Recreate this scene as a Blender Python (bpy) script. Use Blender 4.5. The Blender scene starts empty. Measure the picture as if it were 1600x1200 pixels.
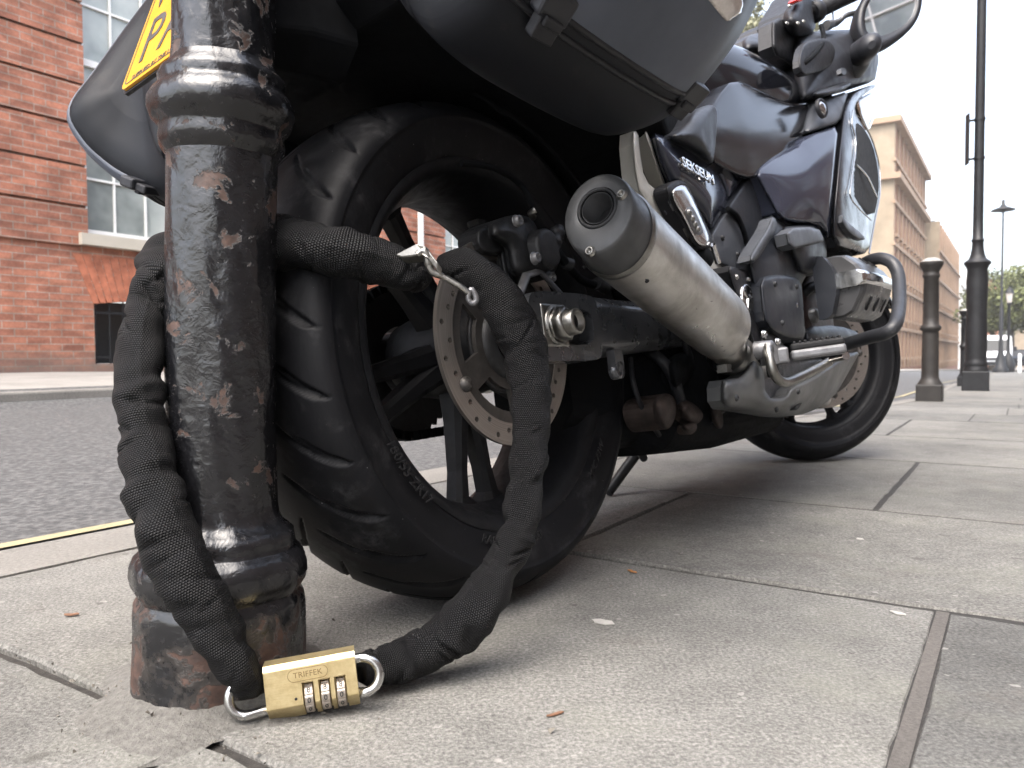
import bpy, bmesh, math, random
import numpy as np
from mathutils import Vector, Matrix
from mathutils.geometry import delaunay_2d_cdt
rad = math.radians
random.seed(7); rng = np.random.default_rng(7)
scene = bpy.context.scene
C = bpy.data.collections.new('place'); scene.collection.children.link(C)

# ------------------------------------------------------------------ camera
CAM = np.array([0, 0, .307]); FPX = 1200.0
_p, _r = rad(2.15), rad(-.35)
FWD = np.array([0, math.cos(_p), -math.sin(_p)]); _rt = np.array([1., 0, 0]); _up = np.cross(_rt, FWD)
RT = math.cos(_r)*_rt + math.sin(_r)*_up; UP = math.cos(_r)*_up - math.sin(_r)*_rt
cd = bpy.data.cameras.new('camera'); cam = bpy.data.objects.new('camera', cd); C.objects.link(cam)
cd.sensor_width = 36; cd.lens = 27; cd.clip_start = .02; cd.clip_end = 2000
m = Matrix.Identity(4)
for i in range(3):
    m[i][0] = RT[i]; m[i][1] = UP[i]; m[i][2] = -FWD[i]; m[i][3] = CAM[i]
cam.matrix_world = m
cd.dof.use_dof = True; cd.dof.focus_distance = .80; cd.dof.aperture_fstop = 13
scene.camera = cam

# ------------------------------------------------------------------ light
SUN_EL, SUN_AZ = 62, -150        # azimuth clockwise from +Y
w = bpy.data.worlds.new('World'); scene.world = w; w.use_nodes = True
nt = w.node_tree; bg = nt.nodes['Background']; sky = nt.nodes.new('ShaderNodeTexSky')
sky.sky_type = 'NISHITA'; sky.sun_disc = False; sky.sun_elevation = rad(SUN_EL); sky.sun_rotation = rad(SUN_AZ)
sky.air_density = 1.0; sky.dust_density = 5.0; sky.ozone_density = 1.0
hs = nt.nodes.new('ShaderNodeHueSaturation'); hs.inputs['Saturation'].default_value = .62; nt.links.new(sky.outputs[0], hs.inputs['Color']); nt.links.new(hs.outputs[0], bg.inputs[0]); bg.inputs[1].default_value = .15
sd = bpy.data.lights.new('sun', 'SUN'); sun = bpy.data.objects.new('sun', sd); C.objects.link(sun)
sd.energy = .5; sd.angle = rad(60); sd.color = (1, .93, .83)
_d = Vector((math.sin(rad(SUN_AZ))*math.cos(rad(SUN_EL)), math.cos(rad(SUN_AZ))*math.cos(rad(SUN_EL)), math.sin(rad(SUN_EL))))
sun.rotation_euler = _d.to_track_quat('Z', 'Y').to_euler()
sun.location = (6, 6, 8)
scene.view_settings.view_transform = 'Standard'; scene.view_settings.look = 'None'
scene.view_settings.gamma = 1; scene.view_settings.exposure = 2.4
scene.render.engine = 'CYCLES'

# ------------------------------------------------------------------ frames
def ray(px, py):
    return FWD + RT*((px-800)/FPX) - UP*((py-600)/FPX)
def at(px, py, depth):
    return Vector(CAM + ray(px, py)*depth)
BO = np.array([-.0408, .987, 0]); TH, LN = rad(37.2), rad(8)
BF = np.array([math.sin(TH), math.cos(TH), 0]); _R = np.array([math.cos(TH), -math.sin(TH), 0]); _Z = np.array([0, 0, 1.])
BR = _R*math.cos(LN) + _Z*math.sin(LN); BU = _Z*math.cos(LN) - _R*math.sin(LN)
def L(px, py, v):
    """point on the motorcycle's own plane v metres right of its middle"""
    d = ray(px, py); t = ((BO-CAM)@BR + v)/(d@BR); P = CAM + t*d - BO
    return Vector((P@BF, -v, P@BU))
def W2L(P):
    d = np.array(P) - BO
    return Vector((d@BF, -(d@BR), d@BU))
ST = rad(33.4)
SX = Vector((math.sin(ST), math.cos(ST), 0)); NX = Vector((-math.cos(ST), math.sin(ST), 0))
def zs(s): return -.018*max(0, s-4)
def zn(n):
    if n < 1.3: return 0
    if n < 5: return -.014 + .054*(n-1.3)/3.7
    return .12 + .045*min(1, (n-5)/3.3)
def street(s, n, z=0, prof=True):
    P = SX*s + NX*n; return Vector((P.x, P.y, z + (zs(s) if prof else 0)))
KERB = [(-6, 1.40), (1.2, 1.36), (2.5, 1.28), (5, .85), (7, .74), (14, .95), (80, 1.1)]
def nk(s):
    for (a, b), (c, d) in zip(KERB, KERB[1:]):
        if s <= c: return b + (d-b)*(s-a)/(c-a)
    return KERB[-1][1]

# ------------------------------------------------------------------ scene tree helpers
def mesh_obj(name, me, mat=None, parent=None, smooth=False):
    o = bpy.data.objects.new(name, me); C.objects.link(o)
    if mat: me.materials.append(mat)
    if parent: o.parent = parent
    if smooth:
        me.polygons.foreach_set('use_smooth', [True]*len(me.polygons))
    me.name = name
    return o
def tag(o, label=None, cat=None, group=None, kind=None):
    if label: o['label'] = label
    if cat: o['category'] = cat
    if group: o['group'] = group
    if kind: o['kind'] = kind
    return o
def thing(name, label, cat, loc=(0, 0, 0), rz=0, group=None):
    o = bpy.data.objects.new(name, None); C.objects.link(o); o.location = loc; o.rotation_euler = (0, 0, rz)
    o.empty_display_size = .1
    return tag(o, label, cat, group)
def bevel(o, w=.002, seg=2, ang=35):
    b = o.modifiers.new('bevel', 'BEVEL'); b.width = w; b.segments = seg; b.limit_method = 'ANGLE'; b.angle_limit = rad(ang)
    return o
def subsurf(o, n=2):
    s = o.modifiers.new('subsurf', 'SUBSURF'); s.levels = n; s.render_levels = n
    return o

class MB:
    def __init__(s): s.v = []; s.f = []; s.sm = []; s.uv = {}
    def add(s, vs, fs, smooth=False):
        n = len(s.v); s.v += [Vector(p) for p in vs]
        for f in fs: s.f.append(tuple(i+n for i in f)); s.sm.append(smooth)
        return n
    def box(s, c, size, R=None):
        c = Vector(c); sx, sy, sz = [q/2 for q in size]
        vs = [Vector((x, y, z)) for z in (-sz, sz) for y in (-sy, sy) for x in (-sx, sx)]
        if R is not None: vs = [R @ q for q in vs]
        s.add([c+q for q in vs], [(0, 2, 3, 1), (4, 5, 7, 6), (0, 1, 5, 4), (1, 3, 7, 5), (3, 2, 6, 7), (2, 0, 4, 6)])
        return s
    def hexa(s, p): # 8 corner points bottom 0-3, top 4-7
        s.add(p, [(3, 2, 1, 0), (4, 5, 6, 7), (0, 1, 5, 4), (1, 2, 6, 5), (2, 3, 7, 6), (3, 0, 4, 7)]); return s
    def loft(s, secs, cap=True, smooth=True, closed=False):
        n = len(secs[0]); vs = [p for q in secs for p in q]; fs = []
        m = len(secs)
        for i in range(m if closed else m-1):
            a = i*n; b = ((i+1) % m)*n
            for j in range(n): k = (j+1) % n; fs.append((a+j, a+k, b+k, b+j))
        s.add(vs, fs, smooth)
        if cap and not closed:
            s.add(secs[0], [tuple(range(n))[::-1]]); s.add(secs[-1], [tuple(range(n))])
        return s
    def tube(s, pts, r, seg=14, cap=True, flat=1.0, closed=False, smooth=True, updir=None):
        pts = [Vector(p) for p in pts]; m = len(pts)
        rs = r if isinstance(r, (list, tuple)) else [r]*m
        T = []
        for i in range(m):
            a = pts[(i-1) % m] if (closed or i > 0) else pts[0]; b = pts[(i+1) % m] if (closed or i < m-1) else pts[-1]
            T.append((b-a).normalized())
        N = Vector(updir) if updir is not None else T[0].orthogonal()
        secs = []
        for i in range(m):
            N = (N - T[i]*N.dot(T[i])); N = N.normalized() if N.length > 1e-6 else T[i].orthogonal().normalized(); B = T[i].cross(N)
            secs.append([pts[i] + (N*math.cos(a)*flat + B*math.sin(a))*rs[i] for a in [2*math.pi*j/seg for j in range(seg)]])
        return s.loft(secs, cap, smooth, closed)
    def lathe(s, prof, seg=48, M=None, smooth=True, cap=False):
        M = M or Matrix.Identity(4)
        secs = [[M @ Vector((r*math.cos(a), r*math.sin(a), z)) for a in [2*math.pi*j/seg for j in range(seg)]] for r, z in prof]
        return s.loft(secs, cap, smooth)
    def build(s, name, mat, parent=None):
        me = bpy.data.meshes.new(name); me.from_pydata([tuple(v) for v in s.v], [], s.f)
        me.polygons.foreach_set('use_smooth', s.sm); me.update()
        bm = bmesh.new(); bm.from_mesh(me); bmesh.ops.recalc_face_normals(bm, faces=bm.faces); bm.to_mesh(me); bm.free()
        return mesh_obj(name, me, mat, parent)
def axis_m(o, d, x=None):
    d = Vector(d).normalized(); x = Vector(x) if x is not None else d.orthogonal(); x = (x - d*x.dot(d)).normalized(); y = d.cross(x)
    M = Matrix.Identity(4)
    for i in range(3): M[i][0] = x[i]; M[i][1] = y[i]; M[i][2] = d[i]; M[i][3] = o[i]
    return M
def catmull(pts, n=8, closed=False):
    P = [np.array(p, float) for p in pts]; out = []; m = len(P)
    for i in range(m if closed else m-1):
        g = lambda k: P[k % m] if closed else P[min(max(k, 0), m-1)]
        a, b, c, d = g(i-1), g(i), g(i+1), g(i+2)
        for j in range(n):
            t = j/n; out.append(.5*((2*b)+(-a+c)*t+(2*a-5*b+4*c-d)*t*t+(-a+3*b-3*c+d)*t**3))
    if not closed: out.append(P[-1])
    return out
def chaikin(P, n=2, q=.25):
    for _ in range(n):
        Q = []
        for i in range(len(P)):
            a, b = P[i], P[(i+1) % len(P)]
            Q.append(a*(1-q)+b*q); Q.append(a*q+b*(1-q))
        P = Q
    return P
def inside(x, y, poly):
    X, Y = poly[:, 0], poly[:, 1]; X2, Y2 = np.roll(X, -1), np.roll(Y, -1)
    c = ((Y > y) != (Y2 > y)) & (x < (X2-X)*(y-Y)/(Y2-Y+1e-12)+X)
    return c.sum() % 2 == 1
def fill2d(loops, step=None, rings=()):
    """2d triangulation of loops[0] minus the other loops, with interior points"""
    V = []; E = []; lim = .6*(step or 1)
    for lp in loops:
        n = len(V); V += [Vector((p[0], p[1])) for p in lp]; k = len(lp)
        E += [(n+i, n+(i+1) % k) for i in range(k)]
    nb = len(V); A = [np.array(lp)[:, :2] for lp in loops]
    if rings:
        ar = A[0]; sg = np.sign(np.sum(ar[:, 0]*np.roll(ar[:, 1], -1)-np.roll(ar[:, 0], -1)*ar[:, 1])); Ball = np.concatenate(A)
        tg = np.roll(ar, -1, 0)-np.roll(ar, 1, 0); tg /= np.linalg.norm(tg, axis=1)[:, None]+1e-9; nn = np.stack([-tg[:, 1], tg[:, 0]], 1)*sg
        used = []
        for rg in rings:
            for p_ in ar+nn*rg:
                if inside(p_[0], p_[1], ar) and ((Ball-p_)**2).sum(1).min() > (.93*rg)**2 and not any(inside(p_[0], p_[1], h) for h in A[1:]):
                    if not used or ((np.array(used)-p_)**2).sum(1).min() > (.25*step)**2: used.append(p_); V.append(Vector(p_))
        lim = max(rings)+.5*step
    if step:
        x0, y0 = A[0].min(0); x1, y1 = A[0].max(0); B = np.concatenate(A)
        j = 0; y = y0+step*.5
        while y < y1:
            x = x0 + step*(.5 if j % 2 else .1)
            while x < x1:
                if inside(x, y, A[0]) and not any(inside(x, y, h) for h in A[1:]) and ((B-[x, y])**2).sum(1).min() > lim**2:
                    V.append(Vector((x, y)))
                x += step
            y += step*.87; j += 1
    r = delaunay_2d_cdt(V, E, [], 0, 1e-7)
    vo, fo = r[0], r[2]; F = []
    for f in fo:
        c = sum((vo[i] for i in f), Vector((0, 0)))/len(f)
        if inside(c.x, c.y, A[0]) and not any(inside(c.x, c.y, h) for h in A[1:]): F.append(tuple(f))
    return [tuple(v) for v in vo], F
def boundary(F):
    cnt = {}
    for f in F:
        for i in range(len(f)):
            a, b = f[i], f[(i+1) % len(f)]; cnt[(a, b)] = 1
    return [e for e in cnt if (e[1], e[0]) not in cnt]
def plate(mb, loops, th, M, step=None, smooth=False):
    """flat plate of thickness th in the xy plane of M"""
    V, F = fill2d(loops, step)
    mb.add([M @ Vector((x, y, th/2)) for x, y in V], F); mb.add([M @ Vector((x, y, -th/2)) for x, y in V], [f[::-1] for f in F])
    for a, b in boundary(F):
        mb.add([M @ Vector((*V[a], th/2)), M @ Vector((*V[b], th/2)), M @ Vector((*V[b], -th/2)), M @ Vector((*V[a], -th/2))], [(0, 1, 2, 3)], smooth)
    return mb
def circ2(cx, cy, r, n=16, ry=None, rot=0):
    return [(cx+r*math.cos(a)*math.cos(rot)-(ry or r)*math.sin(a)*math.sin(rot), cy+r*math.cos(a)*math.sin(rot)+(ry or r)*math.sin(a)*math.cos(rot)) for a in [2*math.pi*i/n for i in range(n)]]
def panel(name, pts, mat, parent, v=None, bulge=.0, roll=.006, rollpx=7, skirt=.02, rnd=2, step=6, holes=()):
    """moulded shell whose outline is given on the bike's side planes"""
    P = [np.array((p[0], p[1], p[2] if len(p) > 2 else v), float) for p in pts]
    if rnd: P = chaikin(P, rnd)
    B = []
    for i in range(len(P)):
        a, b = P[i], P[(i+1) % len(P)]; k = max(1, int(np.linalg.norm((b-a)[:2])/step))
        for j in range(k): B.append(a+(b-a)*j/k)
    B = np.array(B); H = [np.array(chaikin([np.array(h, float) for h in hh], 2)) for hh in holes]
    V, F = fill2d([B]+H, step, [rollpx*.12, rollpx*.35, rollpx*.65, rollpx] if roll > .002 else ()); V = np.array(V)
    Bd = np.concatenate([B[:, :2]]+[h[:, :2] for h in H])
    D = np.sqrt(((V[:, None]-Bd[None])**2).sum(2)); D0 = np.sqrt(((V[:, None]-B[None, :, :2])**2).sum(2))
    wgt = 1/(D0**2+.5); vv = (wgt*B[:, 2]).sum(1)/wgt.sum(1); d = D.min(1); dm = max(d.max(), 1)
    vv = vv + bulge*(1-(1-np.clip(d/dm, 0, 1))**2) - roll*(1-np.sqrt(1-(1-np.clip(d/rollpx, 0, 1))**2))
    pts3 = [L(x, y, q) for (x, y), q in zip(V, vv)]
    mb = MB(); mb.add(pts3, F, True)
    for a, b in boundary(F):
        pa, pb = pts3[a], pts3[b]; off = Vector((0, skirt, 0))
        mb.add([pa, pb, pb+off, pa+off], [(0, 1, 2, 3)], False)
    return mb.build(name, mat, parent)
def text_obj(name, s, size, ext, M, mat, parent=None, spacing=1.0, align='CENTER', bev=0, xs=1.0, shear=0):
    cu = bpy.data.curves.new(name, 'FONT'); cu.body = s; cu.size = size; cu.extrude = ext; cu.align_x = align; cu.align_y = 'CENTER'
    cu.space_character = spacing; cu.bevel_depth = bev; cu.resolution_u = 3; cu.shear = shear
    t = bpy.data.objects.new('tmp', cu); scene.collection.objects.link(t)
    dg = bpy.context.evaluated_depsgraph_get(); me = bpy.data.meshes.new_from_object(t.evaluated_get(dg))
    bpy.data.objects.remove(t); bpy.data.curves.remove(cu)
    me.transform(M @ Matrix.Diagonal((xs, 1, 1, 1)))
    me.materials.clear()
    return mesh_obj(name, me, mat, parent)

# ------------------------------------------------------------------ materials
class NT:
    def __init__(s, name):
        s.m = bpy.data.materials.new(name); s.m.use_nodes = True; s.t = s.m.node_tree; s.b = s.t.nodes['Principled BSDF']
    def n(s, t, **k):
        q = s.t.nodes.new('ShaderNode'+t)
        for a, b in k.items():
            if a.startswith('i_'):
                q.inputs[a[2:].replace('_', ' ')].default_value = b
            else: setattr(q, a, b)
        return q
    def l(s, a, b): s.t.links.new(a, b)
    def coord(s, kind='Object', scale=None):
        tc = s.n('TexCoord'); o = tc.outputs[kind]
        if scale:
            mp = s.n('Mapping'); mp.inputs['Scale'].default_value = scale; s.l(o, mp.inputs[0]); o = mp.outputs[0]
        return o
    def noise(s, vec, scale, detail=6, rough=.6, dist=0):
        q = s.n('TexNoise'); q.inputs['Scale'].default_value = scale; q.inputs['Detail'].default_value = detail
        q.inputs['Roughness'].default_value = rough; q.inputs['Distortion'].default_value = dist; s.l(vec, q.inputs['Vector']); return q.outputs['Fac']
    def vor(s, vec, scale, feature='F1'):
        q = s.n('TexVoronoi', feature=feature); q.inputs['Scale'].default_value = scale; s.l(vec, q.inputs['Vector']); return q.outputs['Distance']
    def ramp(s, f, stops, interp='LINEAR'):
        q = s.n('ValToRGB'); q.color_ramp.interpolation = interp; e = q.color_ramp.elements
        while len(e) > 1: e.remove(e[-1])
        e[0].position = stops[0][0]; e[0].color = c4(stops[0][1])
        for p, c in stops[1:]:
            x = e.new(p); x.color = c4(c)
        s.l(f, q.inputs[0]); return q.outputs[0]
    def mix(s, f, a, b, bt='MIX'):
        q = s.n('Mix', data_type='RGBA', blend_type=bt)
        for i, x in ((0, f), (6, a), (7, b)):
            if hasattr(x, 'is_linked') or isinstance(x, bpy.types.NodeSocket): s.l(x, q.inputs[i])
            else: q.inputs[i].default_value = c4(x) if i else x
        return q.outputs[2]
    def math(s, op, a, b=0, c=None):
        q = s.n('Math', operation=op)
        for i, x in ((0, a), (1, b), (2, c)):
            if x is None: continue
            if isinstance(x, bpy.types.NodeSocket): s.l(x, q.inputs[i])
            else: q.inputs[i].default_value = x
        return q.outputs[0]
    def bump(s, h, strength=.3, dist=.01, prev=None):
        q = s.n('Bump'); q.inputs['Strength'].default_value = strength; q.inputs['Distance'].default_value = dist; s.l(h, q.inputs['Height'])
        if prev is not None: s.l(prev, q.inputs['Normal'])
        return q.outputs[0]
    def set(s, **k):
        for a, x in k.items():
            i = s.b.inputs[a.replace('_', ' ')]
            if isinstance(x, bpy.types.NodeSocket): s.l(x, i)
            else: i.default_value = c4(x) if isinstance(x, tuple) else x
        return s.m
def c4(c):
    if isinstance(c, (int, float)): return (c, c, c, 1)
    return (*c, 1) if len(c) == 3 else c

def simple(name, col, rough=.5, metal=0, var=.25, scale=40, bump=0, bscale=300, coat=0, spec=.5, rvar=.1):
    t = NT(name); v = t.coord(); n = t.noise(v, scale, 5)
    lo = tuple(x*(1-var) for x in col); hi = tuple(min(1, x*(1+var)) for x in col)
    t.set(Base_Color=t.ramp(n, [(.3, lo), (.7, hi)]), Metallic=metal, Specular_IOR_Level=spec, Coat_Weight=coat, Coat_Roughness=.05)
    n2 = t.noise(v, scale*2.3, 5)
    t.set(Roughness=t.ramp(n2, [(.3, max(0, rough-rvar)), (.7, min(1, rough+rvar))]))
    if bump: t.set(Normal=t.bump(t.noise(v, bscale, 3), bump, .002))
    return t.m
M = {}
M['plastic'] = simple('black_plastic', (.012, .0125, .015), .5, spec=.3, bump=.12, bscale=900, rvar=.08)
M['plastic_smooth'] = simple('satin_plastic', (.017, .018, .022), .42, spec=.35, bump=.04, bscale=300, scale=12)
M['pannier'] = simple('pannier_plastic', (.075, .085, .108), .42, spec=.2, bump=.10, bscale=1200, scale=8, rvar=.06)
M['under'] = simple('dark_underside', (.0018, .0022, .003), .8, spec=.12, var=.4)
M['rubber'] = simple('rubber', (.008, .008, .009), .6, spec=.3, var=.3, scale=60, bump=.1)
M['gloss'] = simple('dark_gloss_paint', (.006, .0065, .009), .12, spec=.4, var=.1, rvar=.04, scale=6)
M['gloss_sky_tint'] = simple('grey_gloss_paint_sky_tint', (.024, .0275, .042), .13, spec=.55, var=.1, rvar=.03, scale=6)  # grey gloss paint, its blue raised to suggest the sky's reflection
M['grey'] = simple('satin_grey_paint', (.05, .054, .062), .42, spec=.4, var=.12, scale=10, bump=.05, bscale=700)
M['grey_dark'] = simple('dark_grey_moulding', (.018, .020, .025), .42, spec=.28, var=.12, scale=12, bump=.06, bscale=600)
M['silver'] = simple('silver_paint', (.55, .54, .50), .35, metal=.15, var=.1, scale=9)
M['belly'] = simple('belly_silver_paint', (.085, .087, .088), .42, metal=.3, var=.25, scale=7)
M['chrome'] = simple('chrome', (.55, .54, .53), .14, metal=1, var=.08, rvar=.06)
M['steel'] = simple('worn_steel', (.24, .235, .22), .36, metal=1, var=.25, scale=60, bump=.1, bscale=400)
M['cast'] = simple('cast_alloy', (.16, .16, .165), .45, metal=.7, var=.3, scale=50, bump=.2, bscale=500)
M['wheelmat'] = simple('dark_wheel_alloy', (.005, .0053, .0065), .55, spec=.2, var=.3, scale=30, bump=.1)
M['castdark'] = simple('dark_cast_alloy', (.016, .0165, .018), .48, metal=.2, spec=.35, var=.4, scale=60, bump=.25, bscale=500)
M['rusty'] = simple('rusty_exhaust', (.028, .020, .017), .7, metal=.2, spec=.3, var=.6, scale=40, bump=.3)
M['engine_red'] = simple('brown_engine_casing', (.035, .018, .016), .5, metal=.3, var=.5, scale=14)
M['hole'] = simple('dark_hole', (.004, .004, .005), .8)
M['window_dark'] = simple('dark_opening', (.012, .013, .014), .6)

def mat_post():
    t = NT('chipped_black_paint'); v = t.coord('Object'); g = t.n('NewGeometry').outputs['Position']
    big = t.noise(v, 28, 10, .68, .35); fine = t.noise(v, 130, 6, .65); patch = t.noise(v, 7, 3, .5)
    sep = t.n('SeparateXYZ'); t.l(v, sep.inputs[0])
    low = t.math('MULTIPLY', t.math('SUBTRACT', .16, sep.outputs[2]), .35)      # more wear towards the foot
    low = t.math('MAXIMUM', t.math('MINIMUM', low, .04), 0)
    k = t.math('ADD', t.math('ADD', big, low), t.math('MULTIPLY', t.math('SUBTRACT', patch, .5), .16))
    chip = t.ramp(k, [(.600, 0), (.607, 1)]); edge = t.ramp(k, [(.588, 0), (.600, 1), (.611, 0)])
    wear = t.ramp(t.math('ADD', k, t.math('MULTIPLY', low, 3)), [(.60, 0), (.78, .75)])
    paint = t.ramp(fine, [(.3, (.004, .0043, .0052)), (.75, (.009, .009, .0105))])
    rust = t.ramp(t.noise(v, 90, 8, .7), [(.3, (.016, .009, .007)), (.5, (.045, .023, .016)), (.75, (.10, .054, .037))])
    dirt = t.ramp(fine, [(.4, (.03, .024, .019)), (.7, (.08, .066, .055))])
    col = t.mix(wear, paint, dirt); col = t.mix(chip, col, rust); col = t.mix(t.math('MULTIPLY', edge, .25), col, (.16, .15, .14))
    spk = t.ramp(t.noise(v, 260, 2, .5), [(.76, 0), (.79, 1)]); col = t.mix(t.math('MULTIPLY', spk, .35), col, (.30, .28, .26))
    t.set(Base_Color=col, Roughness=t.math('ADD', t.math('MULTIPLY', t.math('MAXIMUM', chip, wear), .42), t.ramp(fine, [(.3, .17), (.7, .30)])), Specular_IOR_Level=.6)
    b = t.bump(t.noise(v, 24, 4, .5, .2), .4, .005); b = t.bump(t.noise(v, 58, 4, .55, .5), .6, .0024, b); b = t.bump(t.noise(t.coord('Object', (1, 1, .5)), 85, 5, .6, .3), .45, .0012, b); b = t.bump(t.ramp(k, [(.583, 1), (.600, .9), (.611, 0)]), .9, .0016, b); b = t.bump(fine, .2, .0008, b)
    t.set(Normal=b); return t.m
M['post'] = mat_post()
def mat_fabric():
    t = NT('woven_nylon_sleeve'); uv = t.coord('UV')
    sep = t.n('SeparateXYZ'); t.l(uv, sep.inputs[0]); u, v = sep.outputs[0], sep.outputs[1]
    row = t.math('FLOOR', v); off = t.math('MULTIPLY', t.math('MODULO', row, 2), .5)
    fu = t.math('FRACT', t.math('ADD', u, off)); fv = t.math('FRACT', v)
    a = t.math('SINE', t.math('MULTIPLY', fu, math.pi)); b = t.math('SINE', t.math('MULTIPLY', fv, math.pi))
    h = t.math('POWER', t.math('MULTIPLY', a, b), .6)
    nz = t.noise(t.coord('Object'), 30, 4)
    col = t.ramp(h, [(.3, (.0004, .0004, .0005)), (.8, (.0042, .0042, .005)), (1, (.010, .010, .0115))])  # thread tops lightened and gaps darkened in colour, imitating light on the weave
    t.set(Base_Color=col, Roughness=.48, Specular_IOR_Level=.2, Sheen_Weight=.0, Sheen_Roughness=.4)
    t.set(Normal=t.bump(nz, .5, .004, t.bump(h, .9, .0010)))
    return t.m
M['fabric'] = mat_fabric()
def mat_paving():
    t = NT('york_stone_paving'); v = t.coord('Object'); isl = t.n('NewGeometry').outputs['Random Per Island']
    base = t.ramp(isl, [(0, (.105, .103, .097)), (.35, (.142, .139, .130)), (.7, (.125, .121, .111)), (1, (.155, .151, .140))])
    big = t.ramp(t.noise(v, 2.2, 6, .6), [(.28, .62), (.5, .95), (.72, 1.15)])
    mid = t.ramp(t.noise(v, 14, 8, .65), [(.3, .82), (.7, 1.12)])
    fine = t.ramp(t.noise(v, 260, 4, .7), [(.28, .45), (.5, 1.0), (.72, 1.75)])
    col = t.mix(1, base, big, 'MULTIPLY'); col = t.mix(1, col, mid, 'MULTIPLY'); col = t.mix(1, col, fine, 'MULTIPLY')
    sp2 = t.ramp(t.noise(v, 34, 2, .4), [(.70, 0), (.73, .55)]); col = t.mix(sp2, col, (.05, .047, .042)); wsp = t.ramp(t.noise(v, 55, 1, .4), [(.74, 0), (.77, .5)]); col = t.mix(wsp, col, (.30, .29, .27)); st = t.ramp(t.noise(v, 7, 5, .6, .4), [(.58, 0), (.68, .5)]); col = t.mix(st, col, (.10, .09, .08))
    pit = t.ramp(t.vor(v, 95), [(.07, 1), (.12, 0)]); pm = t.ramp(t.noise(v, 16, 2), [(.55, 0), (.66, 1)])
    col = t.mix(t.math('MULTIPLY', pit, t.math('MULTIPLY', pm, .6)), col, (.05, .045, .04))
    grm = t.ramp(t.noise(v, 4.5, 5, .6), [(.52, 0), (.72, .5)]); col = t.mix(grm, col, (.15, .15, .125))
    b = t.bump(t.noise(v, 9, 5, .6), .5, .006); b = t.bump(t.noise(v, 30, 8, .7), .7, .005, b); b = t.bump(t.noise(v, 170, 5, .7), .9, .0020, b)
    t.set(Base_Color=col, Roughness=t.ramp(t.noise(v, 40, 5), [(.3, .72), (.7, .95)]), Normal=b, Specular_IOR_Level=.25)
    return t.m
M['paving'] = mat_paving()
def mat_ground(name, c0, c1, sc=120, bs=.8, bd=.002, r=.85):
    t = NT(name); v = t.coord('Object')
    col = t.mix(1, t.ramp(t.noise(v, sc, 6, .7), [(.3, c0), (.7, c1)]), t.ramp(t.noise(v, 3, 5), [(.3, .8), (.7, 1.15)]), 'MULTIPLY')
    t.set(Base_Color=col, Roughness=r, Normal=t.bump(t.noise(v, sc*1.3, 5, .7), bs, bd)); return t.m
M['mortar'] = mat_ground('joint_mortar', (.010, .009, .008), (.035, .031, .027))
M['mound'] = mat_ground('gritty_mortar', (.065, .062, .056), (.15, .144, .132), 170, 1, .003)
M['fill'] = mat_ground('brown_joint_filler', (.05, .045, .04), (.11, .10, .09), 260)
M['kerb'] = mat_ground('granite_kerb', (.10, .095, .085), (.20, .188, .17), 160)
M['farpave'] = mat_ground('far_pavement', (.20, .19, .17), (.26, .245, .225), 60)
def mat_asphalt():
    t = NT('asphalt'); v = t.coord('Object')
    vo = t.vor(v, 60); n = t.noise(v, 45, 6, .75)
    col = t.ramp(t.math('ADD', t.math('MULTIPLY', vo, .4), t.math('MULTIPLY', n, .8)), [(.3, (.024, .024, .025)), (.55, (.05, .05, .05)), (.75, (.10, .099, .097))])
    t.set(Base_Color=col, Roughness=.8, Normal=t.bump(n, .8, .008)); return t.m
M['asphalt'] = mat_asphalt()
M['yellow_line'] = mat_ground('worn_yellow_paint', (.21, .18, .10), (.31, .275, .17), 140, .5)
def mat_brick(name, c1, c2, mo, w=.225, h=.075, dirt=True):
    t = NT(name); tc = t.coord('UV')
    br = t.n('TexBrick'); br.offset = .5; t.l(tc, br.inputs['Vector'])
    for k, x in (('Scale', 1), ('Mortar Size', .006), ('Mortar Smooth', .2), ('Bias', -.1), ('Brick Width', w), ('Row Height', h)): br.inputs[k].default_value = x
    br.inputs['Color1'].default_value = c4(c1); br.inputs['Color2'].default_value = c4(c2); br.inputs['Mortar'].default_value = c4(mo)
    col = t.mix(1, br.outputs[0], t.ramp(t.noise(tc, 1.4, 6), [(.3, .75), (.7, 1.2)]), 'MULTIPLY')
    col = t.mix(1, col, t.ramp(t.noise(tc, 30, 5, .7), [(.3, .75), (.7, 1.2)]), 'MULTIPLY')
    mp = t.n('Mapping'); mp.inputs['Scale'].default_value = (4.4, 13.3, 1); t.l(tc, mp.inputs[0])
    wn = t.noise(mp.outputs[0], 1, 0); col = t.mix(1, col, t.ramp(wn, [(.35, .8), (.65, 1.2)]), 'MULTIPLY')
    if dirt:
        sep = t.n('SeparateXYZ'); t.l(tc, sep.inputs[0])
        k = t.math('ADD', sep.outputs[1], t.math('MULTIPLY', t.noise(tc, 3, 5), .5))
        col = t.mix(t.ramp(k, [(.45, .75), (.72, 0)]), col, (.12, .10, .085))
    t.set(Base_Color=col, Roughness=.85, Normal=t.bump(br.outputs[1], -.6, .008, t.bump(t.noise(tc, 60, 5), .4, .004))); return t.m
M['brick'] = mat_brick('red_brick', (.36, .145, .088), (.25, .098, .062), (.29, .22, .175))
M['brick_near'] = mat_brick('dark_brown_brick', (.17, .10, .075), (.12, .07, .055), (.16, .13, .11))
M['brick_far'] = mat_brick('brown_brick', (.27, .12, .068), (.18, .078, .045), (.22, .17, .13), dirt=False)
M['stone'] = simple('pale_limestone', (.44, .40, .33), .8, var=.15, scale=1.5, bump=.2, bscale=20)
M['stone_beige'] = simple('beige_stone', (.25, .20, .14), .8, var=.2, scale=.8, bump=.2, bscale=9)
M['render_white'] = simple('white_render', (.72, .71, .68), .8, var=.06, scale=1)
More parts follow.
